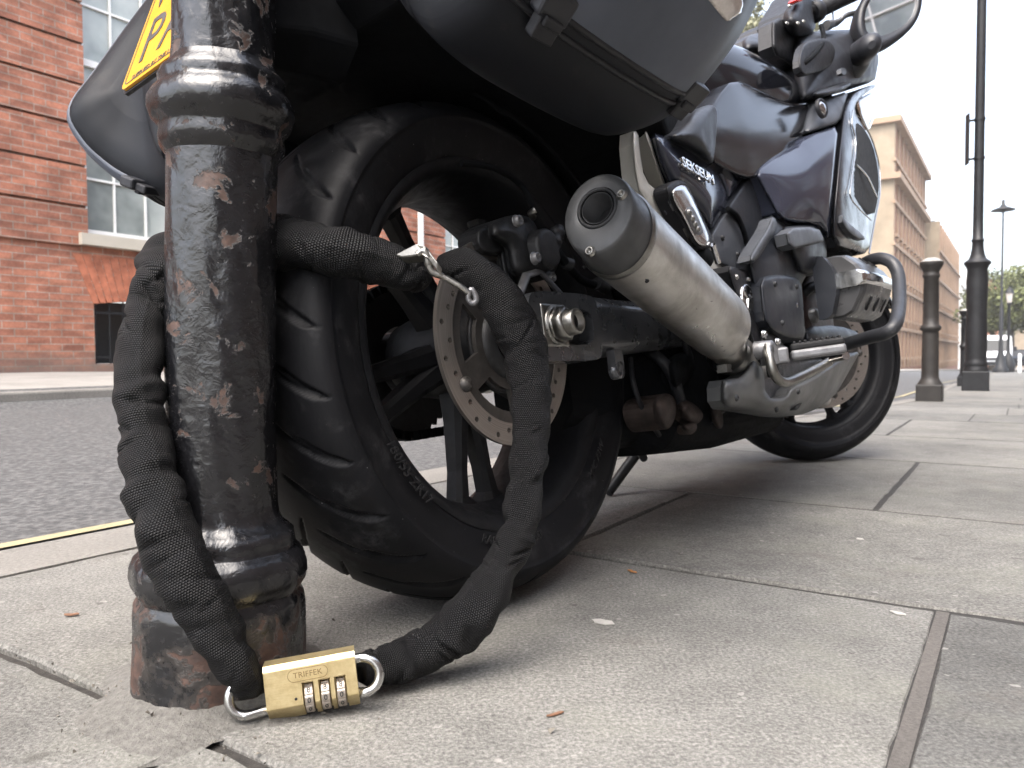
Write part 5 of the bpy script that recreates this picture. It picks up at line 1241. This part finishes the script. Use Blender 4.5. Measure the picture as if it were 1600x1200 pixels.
# ---- cylinder cover with chrome band
def head():
    prof = [(.272, .338), (.30, .338), (.316, .345), (.336, .378), (.342, .395), (.342, .418), (.332, .436), (.312, .456), (.295, .459), (.272, .459)]
    b = MB(); secs = []
    for u, k in ((.795, .90), (.80, .97), (.81, 1), (.90, 1.04), (1.01, 1.03), (1.035, .92), (1.04, .7)):
        secs.append([l(u, .258+(v-.258)*k, .40+(z-.40)*(.35+.65*k)) for v, z in prof])
    b.loft(secs, True, False); ho_ = bevel(b.build('cylinder_cover', simple('satin_black_cover', (.05, .05, .052), .33, metal=.3, var=.15, scale=20), bike), .004, 3)
    b = MB(); secs = []
    for u, k in ((.787, .92), (.792, .99), (.81, 1.03), (.90, 1.07), (1.012, 1.06), (1.038, .95)):
        secs.append([l(u, .258+(v-.258)*k, .40+(z-.40)*(.35+.65*k)) for v, z in ((.268, .392), (.334, .392), (.346, .399), (.346, .414), (.334, .424), (.268, .424))])
    b.loft(secs, True, False); bevel(b.build('chrome_band', M['chrome'], ho_), .004, 3)
    for k in range(3):
        b = MB(); Mq = axis_m(l(.86+.055*k, .3285+.0015*k, .362), l(0, .86, -.5), (1, 0, 0)); b.lathe([(.0001, .0022), (.011, .0022), (.012, .0)], 20, Mq @ Matrix.Diagonal((.55, 1.25, 1, 1))); b.build('cover_slot', M['hole'], ho_)
    for k in range(2):
        b = MB(); Mq = axis_m(l(.88+.08*k, .324, .448), l(0, .7, .7), (1, 0, 0)); b.box((0, 0, 0), (.007, .018, .005)) if False else None
        b.hexa([Mq @ Vector(q) for q in ((-.003, -.01, 0), (.003, -.01, 0), (.003, .01, 0), (-.003, .01, 0), (-.003, -.01, .003), (.003, -.01, .003), (.003, .01, .003), (-.003, .01, .003))]); b.build('cover_notch', M['hole'], ho_)
    b = MB(); secs = []
    for u in (.765, .792): secs.append([l(u, .258+(v-.272)*.55, .40+(z-.40)*1.0) for v, z in prof])
    b.loft(secs, True, False); bevel(b.build('backing_flange', M['grey_dark'], ho_), .003)
    return ho_
head()
# fixings, hoses and wiring that show between the panels
for q in ((1196, 300, .232), (1128, 372, .212), (1152, 398, .212), (1098, 432, .205), (1118, 452, .205), (1222, 505, .262), (1244, 448, .262), (1210, 444, .262), (1268, 400, .262), (1246, 612, .245), (1150, 622, .236), (1212, 640, .225)):
    b = MB(); bolt(b, L(*q), RIGHT, .0042, .003); b.build('panel_screw', M['castdark'], bike)
for nm, q, r_ in (('coolant_hose', ((1246, 470, .19), (1262, 452, .215), (1276, 448, .22), (1294, 456, .2)), .011), ('wiring_loom', ((985, 420, .12), (1010, 440, .15), (1040, 470, .16), (1064, 520, .16), (1078, 560, .15)), .006),
        ('breather_hose', ((1000, 540, .10), (1030, 560, .14), (1052, 590, .15), (1066, 640, .14)), .009), ('brake_line', ((1010, 452, .165), (1040, 462, .17), (1068, 476, .168), (1092, 500, .16)), .0035), ('drain_hose', ((1130, 640, .15), (1112, 655, .14), (1100, 672, .13)), .005), ('overflow_hose', ((985, 560, .12), (990, 600, .13), (1005, 640, .13), (1030, 680, .12)), .004)):
    b = MB(); b.tube([Vector(p) for p in catmull([L(*p) for p in q], 6)], r_, 12); b.build(nm, M['plastic'], bike)
# crash bar
cb_ = [(1348, 412, .28), (1362, 406, .32), (1378, 404, .345), (1394, 411, .365), (1403, 428, .375), (1405, 455, .38), (1404, 485, .385), (1398, 508, .385), (1384, 520, .37), (1362, 526, .34), (1335, 534, .30), (1300, 545, .25), (1265, 552, .2)]
b = MB(); b.tube([Vector(q) for q in catmull([L(*q) for q in cb_], 6)], .0125, 20); b.build('crash_bar', M['castdark'] if False else simple('satin_crash_bar', (.02, .021, .024), .42, spec=.35, metal=.0, var=.15, scale=30), bike)
# rider's footpeg and brake pedal
b = MB(); p0, p1 = L(1206, 556, .262), L(1322, 540, .365); p0.z += 0; dv_ = (p1-p0); xd_ = dv_.normalized(); upv = Vector((0, 0, 1)); fwdv = xd_.cross(upv).normalized()
Rp = Matrix((xd_, fwdv, upv)).transposed(); mid = p0.lerp(p1, .62)
b.box(mid+upv*-.004, (dv_.length*.74, .034, .016), Rp); fp = bevel(b.build('footpeg', M['cast'], bike), .005, 3)
b = MB(); b.box(mid+upv*.008, (dv_.length*.72, .032, .012), Rp); rbp = bevel(b.build('peg_rubber', M['rubber'], fp), .004, 3)
b = MB()
for k in range(9): b.box(mid+upv*.0145+xd_*dv_.length*(-.30+.075*k), (.004, .030, .005), Rp)
bevel(b.build('peg_tread', M['rubber'], rbp), .001)
b = MB(); b.box(p0.lerp(p1, .12)+upv*-.002, (dv_.length*.22, .03, .026), Rp); b.lathe([(.018, -.014), (.018, .014)], 20, axis_m(p0, upv), cap=True); bevel(b.build('peg_hinge', M['cast'], fp), .004)
b = MB(); b.box(L(1210, 575, .25), (.03, .02, .03)); bevel(b.build('peg_spring', M['castdark'], fp), .004)
pp = [(1199, 541, .262), (1201, 556, .266), (1207, 578, .270), (1216, 593, .272), (1230, 597, .275), (1252, 588, .285), (1280, 574, .300), (1296, 565, .31)]
b = MB(); b.tube([Vector(q) for q in catmull([L(*q) for q in pp], 6)], .0078, 14); pe = b.build('brake_pedal', M['steel'], bike)
b = MB(); b.tube([L(1296, 566, .31), L(1303, 560, .32), L(1322, 556, .345)], [.006, .007, .007], 12); b.build('pedal_tip', M['chrome'], pe)
b = MB(); b.lathe([(.0001, .01), (.008, .01), (.013, .006), (.015, -.02)], 20, axis_m(L(1201, 545, .262), RIGHT)); 
b.build('pedal_pivot', M['cast'], pe)
panel('peg_bracket', [(1190, 530), (1200, 515), (1218, 528), (1228, 545), (1224, 562), (1205, 560)], M['castdark'], bike, v=.245, skirt=.03, bulge=.004, rnd=1, step=4)
for q in ((1192, 522, .25), (1213, 534, .252), (1190, 540, .25)):
    b = MB(); bolt(b, L(*q), RIGHT, .005, .005); b.build('bracket_bolt', M['chrome'], bike)
# belly fairing
panel('belly_fairing', [(1125, 594, .222), (1140, 592, .226), (1156, 590, .228), (1170, 572, .228), (1174, 552, .226), (1182, 561, .228), (1194, 576, .23), (1196, 622, .232), (1227, 622, .236), (1234, 604, .24), (1262, 592, .245), (1290, 575, .25), (1322, 553, .25), (1345, 549, .248), (1334, 567, .238), (1318, 596, .222), (1302, 622, .208), (1264, 646, .20), (1222, 652, .204), (1156, 640, .214), (1127, 636, .216)], M['belly'], bike, bulge=.012, roll=.012, rollpx=7, skirt=.022, rnd=1, step=5)
panel('belly_inner', [(1170, 560), (1230, 560), (1300, 560), (1290, 600), (1240, 630), (1190, 630), (1172, 600)], M['cast'], bike, v=.20, skirt=.03, rnd=1)
panel('belly_vent', [(1240, 640), (1254, 622), (1256, 626), (1246, 641)], M['hole'], bike, v=.228, skirt=.01, rnd=1, step=3, roll=.001)
# bottom of the engine, stand brackets and linkage
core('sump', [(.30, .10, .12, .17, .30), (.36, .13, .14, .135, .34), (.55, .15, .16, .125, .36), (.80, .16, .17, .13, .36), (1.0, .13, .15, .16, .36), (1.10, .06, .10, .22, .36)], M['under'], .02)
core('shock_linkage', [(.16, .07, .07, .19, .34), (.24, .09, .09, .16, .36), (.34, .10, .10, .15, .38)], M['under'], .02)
def lump(name, pts, v, mat=M['rusty'], sk=.05, bl=.02): return panel(name, pts, mat, bike, v=v, bulge=bl, roll=.012, rollpx=7, skirt=sk, rnd=2, step=4)
lump('stand_bracket', [(1018, 625), (1040, 612), (1056, 622), (1058, 645), (1048, 670), (1034, 672), (1022, 655)], .16)
lump('linkage_arm', [(1056, 632), (1072, 622), (1096, 640), (1100, 652), (1088, 665), (1068, 660)], .155)
lump('linkage_arm', [(1066, 660), (1088, 655), (1090, 672), (1078, 681), (1066, 674)], .15)
lump('heat_shield', [(1108, 622), (1120, 618), (1130, 640), (1132, 668), (1120, 672), (1110, 655)], .15, bl=.01)
lump('suspension_arm', [(1040, 560), (1072, 545), (1090, 565), (1080, 590), (1058, 612), (1046, 600)], .15, M['under'])
# side stand and centre stand
STAND = [L(1020, 680, -.13), L(992, 712, -.17), L(950, 770, -.2)]
b = MB(); b.tube([*STAND], [.013, .012, .011], 14); b.build('side_stand', M['iron'], bike)
b = MB(); b.tube([L(1016, 672, -.02), L(1006, 690, -.02), L(996, 706, -.02)], .009, 12); b.tube([L(997, 703, -.02), L(1006, 716, .01)], .007, 10); b.build('centre_stand', M['iron'], bike)

# ================================================================== chipped iron post
post = thing('iron_post', 'old round iron street post with chipped black paint and rust in the foreground', 'post', (-.2755, .709, 0))
tiltx = rad(1.5); post.rotation_euler = (0, tiltx, 0)
prof = [(.040, -.01), (.0815, -.01), (.0822, .006), (.0812, .02), (.0800, .05), (.0798, .076), (.0785, .086), (.0760, .089), (.0752, .092), (.0775, .096), (.0805, .101), (.0822, .109), (.0815, .118), (.0782, .126), (.0725, .131), (.0695, .133), (.0705, .138), (.0690, .146), (.0635, .151), (.0578, .155), (.0545, .162), (.0527, .172), (.0515, .19), (.0510, .25), (.0508, .33), (.0505, .47), (.0508, .488), (.0540, .492), (.0572, .497), (.0580, .503), (.0568, .509), (.0575, .513), (.0635, .518), (.0670, .527), (.0665, .536), (.0620, .544), (.0575, .547), (.0570, .551), (.0580, .556), (.0560, .561), (.0500, .566), (.0475, .572), (.0468, .585), (.0462, .70), (.0455, .9), (.0455, 1.15), (.06, 1.17), (.06, 1.2), (.04, 1.26), (.0001, 1.28)]
P = np.array(prof)*[.945, 1]; rz = []
for a, c_ in zip(P, P[1:]):
    k = max(1, int(np.linalg.norm(c_-a)/.004))
    for j in range(k): rz.append(tuple(a+(c_-a)*j/k))
rz.append(tuple(P[-1]))
def split(z): return 'post_base' if z < .091 else ('post_shaft')
def lumpy(rz, name, parent):
    b = MB(); seg = 160; secs = []
    for r, z in rz:
        S = []
        for j in range(seg):
            a = 2*math.pi*j/seg
            wob = .0006*math.sin(3*a+z*9)+.0005*math.sin(7*a-z*31)+.0004*math.sin(13*a+z*57)
            if z < .16: wob *= 1.8
            S.append((r+wob)*Vector((math.cos(a), math.sin(a), 0))+Vector((0, 0, z)))
        secs.append(S)
    b.loft(secs, False, True); return b.build(name, M['post'], parent)
lumpy([q for q in rz if q[1] <= .0925], 'base', post); lumpy([q for q in rz if .0905 <= q[1] <= .172], 'foot_moulding', post)
lumpy([q for q in rz if .168 <= q[1] <= .489], 'shaft', post); lumpy([q for q in rz if .486 <= q[1] <= .574], 'collar', post); lumpy([q for q in rz if q[1] >= .570], 'upper_shaft', post)
# mortar mound at its foot
b = MB(); n1, n2 = 90, 14; vs = []
for i in range(n1):
    a = 2*math.pi*i/n1; R1 = .125+.012*math.sin(3*a+1)+.010*math.sin(7*a)+rng.normal(0, .0015)
    for j in range(n2):
        t_ = j/(n2-1); r_ = .074+(R1-.074)*t_; z = .013*(1-t_)**1.6+rng.normal(0, .0006)*(1-t_) + .0022*(1-t_) - .0015*t_
        vs.append((post.location.x+r_*math.cos(a), post.location.y+r_*math.sin(a), z))
b.add(vs, [(i*n2+j, i*n2+j+1, ((i+1) % n1)*n2+j+1, ((i+1) % n1)*n2+j) for i in range(n1) for j in range(n2-1)], True)
tag(b.build('mortar_collar', M['mound']), kind='structure')

# ================================================================== security chain in its fabric sleeve
chain = thing('security_chain', 'black fabric sleeved security chain looped round the post and through the wheel', 'chain', (post.location.x, post.location.y, 0))
chO = Vector(chain.location)
def sleeve(name, ctrl, seed, flat=1.0, n=14):
    """ctrl: (x, y, z, radius) in world; returns a folded woven tube with weave uvs"""
    r = np.random.default_rng(seed); C_ = catmull(ctrl, n); P = [Vector(c[:3]) for c in C_]; R_ = [c[3] for c in C_]
    # even steps
    S = [0]
    for a, c_ in zip(P, P[1:]): S.append(S[-1]+(c_-a).length)
    tot = S[-1]; m_ = int(tot/.0022); PP = []; RR = []
    for i in range(m_+1):
        s_ = tot*i/m_; k = max(0, min(len(S)-2, np.searchsorted(S, s_)-1)); f = (s_-S[k])/max(1e-9, S[k+1]-S[k]); PP.append(P[k].lerp(P[k+1], f)); RR.append(R_[k]+(R_[k+1]-R_[k])*f)
    seg = 64; N = None; G = []; seam_a = 0
    ph = r.uniform(0, 6.28, 12); folds = [(r.uniform(0, tot), r.uniform(0, 6.28), r.uniform(.0035, .012), r.uniform(-.0055, .0032), r.uniform(.6, 1.5), r.uniform(-.03, .03)) for _ in range(int(tot/.0085))] + [(r.uniform(0, tot), r.uniform(0, 6.28), r.uniform(.0018, .0032), -r.uniform(.002, .0042), r.uniform(.5, 1.1), r.uniform(-.035, .035)) for _ in range(int(tot/.012))]
    for i in range(m_+1):
        T_ = (PP[min(i+1, m_)]-PP[max(i-1, 0)]).normalized(); 
        if N is None: N = T_.orthogonal().normalized()
        N = (N-T_*N.dot(T_)).normalized(); B = T_.cross(N); s_ = tot*i/m_; row = []
        if i == 0: q_ = Vector(CAM)-PP[0]; seam_a = math.atan2(q_.dot(B), q_.dot(N))+.5
        link = .0009*math.sin(2*math.pi*s_/.034)              # chain links pushing through
        for j in range(seg):
            a = 2*math.pi*j/seg; d = link*math.cos(2*a+ (math.pi*.5)*round(s_/.034))*1.3 + .0008*math.sin(3*a+ph[0]+s_*60)
            ds_ = (a-seam_a-.25*math.sin(s_*14)+math.pi) % (2*math.pi)-math.pi; d += .0009*math.exp(-(ds_/.07)**2)
            for f0, fa, fw_, fd, fs, tw in folds:
                da = (a-fa+math.pi) % (2*math.pi)-math.pi; x = (s_-f0-tw*da*.5)/fw_
                if abs(x) < 2.5: d += fd*math.exp(-x*x*1.6)*math.exp(-(da/fs)**2)
            row.append(PP[i]+(N*math.cos(a)+B*math.sin(a))*(RR[i]+d)-chO)
        G.append(row)
    me = bpy.data.meshes.new(name); V = [tuple(q) for row in G for q in row]; F = []; U = []
    K = 58
    for i in range(m_):
        for j in range(seg):
            k = (j+1) % seg; F.append((i*seg+j, i*seg+k, (i+1)*seg+k, (i+1)*seg+j)); u0, u1 = j/seg*K, (j+1)/seg*K; v0, v1 = tot*i/m_/.0019, tot*(i+1)/m_/.0019
            U += [(u0, v0), (u1, v0), (u1, v1), (u0, v1)]
    F.append(tuple(range(seg))[::-1]); F.append(tuple(m_*seg+j for j in range(seg))); U += [(0, 0)]*(2*seg)
    me.from_pydata(V, [], F); ul = me.uv_layers.new(name='UVMap').data
    for i, q in enumerate(U): ul[i].uv = q
    return mesh_obj(name, me, M['fabric'], chain, True)
W = lambda px, py, d, hw: (*at(px, py, d), hw*d/FPX)
pc_ = Vector(post.location); pr3 = lambda a, r_, z: (pc_.x+math.sin(z*.026)+r_*math.cos(rad(a)), pc_.y+r_*math.sin(rad(a)), z, .0185)
left = [W(391, 1080, .648, 14), W(386, 1066, .640, 26), W(374, 1044, .634, 32), W(352, 1008, .630, 38), W(322, 958, .628, 43), W(293, 905, .628, 46), W(262, 840, .632, 46), W(243, 780, .640, 44), W(231, 715, .652, 41), W(222, 650, .662, 38), W(219, 590, .672, 36), W(222, 530, .682, 34), W(232, 475, .692, 33), W(246, 430, .702, 32),
        pr3(160, .069, .405), pr3(135, .066, .42), pr3(110, .066, .43), pr3(80, .066, .432), pr3(50, .067, .428), W(438, 382, .742, 36), W(470, 382, .730, 38), W(510, 390, .722, 39), W(550, 398, .724, 38), W(590, 410, .735, 36), W(625, 422, .745, 33), W(655, 432, .755, 26), W(668, 436, .76, 14)]
sleeve('sleeve', left, 5)
right = [W(688, 412, .79, 12), W(700, 412, .785, 20), (W(725, 416, .778, 28)), W(752, 434, .775, 32), W(782, 470, .775, 36), W(806, 515, .778, 37), (W(822, 560, .778, 35)), W(829, 610, .775, 32), W(829, 670, .77, 30), W(825, 730, .762, 30), W(817, 790, .752, 29), W(804, 840, .745, 29), W(786, 885, .738, 32), W(766, 920, .733, 36), W(740, 955, .727, 38), W(708, 988, .722, 38), (W(672, 1012, .717, 36)), W(636, 1030, .712, 34), W(600, 1040, .700, 32), (W(575, 1046, .69, 26)), W(562, 1050, .682, 16)]
sleeve('sleeve', right, 9)
def WL(px, py, d): return at(px, py, d)-chO
# steel hook joining the two ends
b = MB(); hk = [(652, 398), (662, 392), (668, 402), (670, 414), (676, 425), (690, 431), (706, 440), (722, 450), (732, 458)]
b.tube([Vector(q) for q in catmull([WL(x, y, .715+.001*i) for i, (x, y) in enumerate(hk)], 6)], [.0032]*6+[.0042]*12+[.0036]*12+[.003]*19, 12, flat=1.0); ho2 = b.build('hook', M['steel'], chain)
b = MB(); q = [WL(616, 398, .725), WL(650, 380, .718), WL(664, 384, .714), WL(684, 410, .712), WL(682, 420, .712), WL(668, 404, .712), WL(658, 398, .714), WL(628, 402, .722)]
off = Vector((.004, .006, -.006)); b.add(q+[p+off for p in q], [tuple(range(8)), tuple(range(8, 16))[::-1]]+[(i, (i+1) % 8, 8+(i+1) % 8, 8+i) for i in range(8)]); bevel(b.build('hook_plate', M['steel'], ho2), .0012)
b = MB(); b.tube([Vector(p) for p in catmull([WL(736, 452, .735), WL(742, 460, .735), WL(744, 470, .735), WL(738, 474, .735), WL(732, 466, .735)], 5, True)], .0028, 10, closed=True); b.build('eyelet', M['cast'], chain)

# ================================================================== brass combination padlock
lk = thing('padlock', 'brass three dial combination padlock joining the chain ends on the paving', 'padlock', tuple(at(488, 1066, .655)))
lx = (at(592, 1046, .668)-at(380, 1086, .644)).normalized()          # long axis
fz = (Vector(CAM)-Vector(lk.location)).normalized(); fz = (fz-lx*fz.dot(lx)).normalized()
fz = (fz*.93+lx.cross(fz)*0).normalized(); ly = fz.cross(lx).normalized()
if ly.z < 0: ly = -ly
# lean the face back a little so that its top edge shows
tb = rad(-17); fz2 = (fz*math.cos(tb)+ly*math.sin(tb)).normalized(); ly = (ly*math.cos(tb)-fz*math.sin(tb)).normalized(); fz = fz2
LM = Matrix((lx, ly, fz)).transposed(); lk.rotation_euler = LM.to_euler()
HL = .0375
sec = [(-.0270, -.0035), (-.0130, .0120), (.0185, .0120), (.0225, .0085), (.0225, -.0085), (.0185, -.0125), (-.0130, -.0125), (-.0270, -.0060)]  # (y, z)
dialx = (-.0030, .0105, .0235); dw = .0048
# body in slices so the dials sit in real slots
b = MB()
def slice_(x0, x1, s2=sec): b.loft([[Vector((x0, y, z)) for y, z in s2], [Vector((x1, y, z)) for y, z in s2]], True, False)
core_s = [(-.024, -.0035), (-.0130, .0035), (.0015, .0035), (.0045, .0120), (.0185, .0120), (.0225, .0085), (.0225, -.0085), (.0185, -.0125), (-.0130, -.0125), (-.024, -.0060)]
xs = [-HL]
for d in dialx: xs += [d-dw, d+dw]
xs.append(HL)
for i in range(0, len(xs), 2): slice_(xs[i], xs[i+1])
for d in dialx: slice_(d-dw, d+dw, core_s)
bd = bevel(b.build('body', M['brass'], lk), .0007, 2)
for d in dialx:
    b = MB(); secs = []; n_ = 80; R0 = .0135
    for x, k in ((d-.0036, .94), (d-.0031, 1), (d+.0031, 1), (d+.0036, .94)):
        secs.append([Vector((x, -.0105+R0*k*(1-.035*(abs(((a*10/(2*math.pi)) % 1)-.5) > .38))*math.cos(a), -.0005+R0*k*(1-.035*(abs(((a*10/(2*math.pi)) % 1)-.5) > .38))*math.sin(a))) for a in [2*math.pi*j/n_ for j in range(n_)]])
    b.loft(secs, True, False); di = b.build('dial', M['dial'], lk)
    dgt = '7890123456'
    for k in range(10):
        a = 2*math.pi*(k+.5)/10
        Mt = Matrix.Translation((d, -.0105, -.0005)) @ Matrix.Rotation(a-math.pi/2, 4, 'X') @ Matrix.Translation((0, 0, R0+.0001))
        if 0 < a < math.pi*1.1: text_obj('digit', '0' if k in (2, 3) else dgt[k], .0062, .00012, Mt, M['ink'], di, bev=.0001, xs=1.0)
b = MB(); plate(b, [rrect(.033, .0105, .0052, 8), rrect(.0322, .0097, .0048, 8)], .0003, Matrix.Translation((-.002, .0115, .01205))); b.build('engraved_outline', M['brass_dark'], bd)
text_obj('engraved_lettering', 'TRIFFEK', .0066, .00012, Matrix.Translation((-.002, .0114, .0120)), M['brass_dark'], bd, 1.02)
b = MB(); b.lathe([(.0012, 0), (.0012, .0003), (.0001, .0003)], 14, Matrix.Translation((-.0135, -.0075, .0119))); b.build('index_dot', M['hole'], bd)
yA, yB = .0125, -.0155; zc = .0025; e = .016
def U(sg, ln):
    rr_ = (yA-yB)/2; cx_ = HL+ln-rr_
    pts = [(sg*.030, yA, zc-.004), (sg*(HL+cx_)/2, yA, zc-.004)]+[(sg*(cx_+rr_*math.sin(a)), (yA+yB)/2+rr_*math.cos(a), zc-.004+.006*math.sin(a/2)) for a in [math.pi*k/10 for k in range(11)]]+[(sg*(HL+cx_)/2, yB, zc), (sg*.030, yB, zc-.004)]
    b = MB(); b.tube([Vector(q) for q in catmull(pts, 7)], .0042, 18); return b.build('shackle', M['chrome_sat'], lk)
M['chrome_sat'] = simple('polished_shackle_steel', (.48, .48, .47), .25, metal=1, var=.05, scale=20, rvar=.03)
U(-1, .030); U(1, .019)

# ================================================================== small things on the paving
def litter(name, label, cat, px, py, size, mat, group=None, curl=.3, seed=0, rot=None):
    r = np.random.default_rng(seed); d = ray(px, py); t_ = (0-CAM[2])/d[2]; P = Vector(CAM+d*t_); b = MB(); a = r.uniform(0, 3.1) if rot is None else rot
    k = 12; o1 = []; o2 = []
    for i in range(k):
        q = 2*math.pi*i/k; rr_ = r.uniform(.75, 1.1); x, y = size[0]*rr_*math.cos(q), size[1]*rr_*math.sin(q)
        X, Y = x*math.cos(a)-y*math.sin(a), x*math.sin(a)+y*math.cos(a); z = .0012+curl*abs(y)+curl*.4*abs(x)
        o1.append(Vector((X, Y, z+.0006))); o2.append(Vector((X*.97, Y*.97, z-.0006)))
    b.loft([o2, o1], False, False); b.add(o1+[Vector((0, 0, .0022))], [(i, (i+1) % k, k) for i in range(k)], True); b.add(o2+[Vector((0, 0, .0008))], [(i, (i+1) % k, k) for i in range(k)])
    o = b.build(name, mat); o.location = P; return tag(o, label, cat, group)
litter('leaf', 'tiny orange leaf scrap on the paving right of the rear tyre', 'leaf', 988, 895, (.009, .003), M['leaf_orange'], seed=1, rot=2.2)
litter('leaf', 'small curled brown leaf on the slab left of the post', 'leaf', 112, 963, (.010, .0035), M['leaf_brown'], seed=2, rot=.2)
litter('leaf', 'thin pale brown stalk lying on the near slab right of the padlock', 'leaf', 868, 1118, (.010, .0018), M['leaf_brown'], seed=3, curl=.1, rot=.5)
litter('chewing_gum', 'flat pale gum spot on the slab right of the rear tyre', 'gum', 942, 973, (.014, .008), M['gum'], seed=4, curl=-.02, rot=-.6)
litter('chewing_gum', 'small white gum spot close to the wide brown joint', 'gum', 1402, 959, (.010, .005), M['gum'], seed=5, curl=-.02, rot=-.9)
litter('chewing_gum', 'tiny pale gum spot farther back beyond the transverse joint', 'gum', 1344, 843, (.007, .006), M['gum'], seed=6, curl=-.02)
b = MB()
for i in range(300):
    if i < 120: a = rng.uniform(math.pi, 2*math.pi); r_ = rng.uniform(.083, .15); x, y = pc_.x+r_*math.cos(a), pc_.y+r_*math.sin(a)
    else:
        q = street(.37+rng.normal(0, .004), rng.uniform(.45, 1.0)) if i < 190 else street(rng.uniform(.3, 1.4), rng.uniform(-.4, 1.1)); x, y = q.x, q.y
    k = abs(rng.normal(0, .0006))+.0004; z = .0015+(.011 if math.hypot(x-pc_.x, y-pc_.y) < .09 else 0)
    b.add([Vector((x, y, z))+Vector(v_)*k for v_ in rng.normal(0, 1, (4, 3))], [(0, 1, 2), (0, 2, 3), (0, 3, 1), (1, 3, 2)])
tag(b.build('grit', M['pebble']), 'loose dark grit and crumbs scattered round the post foot and along the joint', 'grit', kind='stuff')
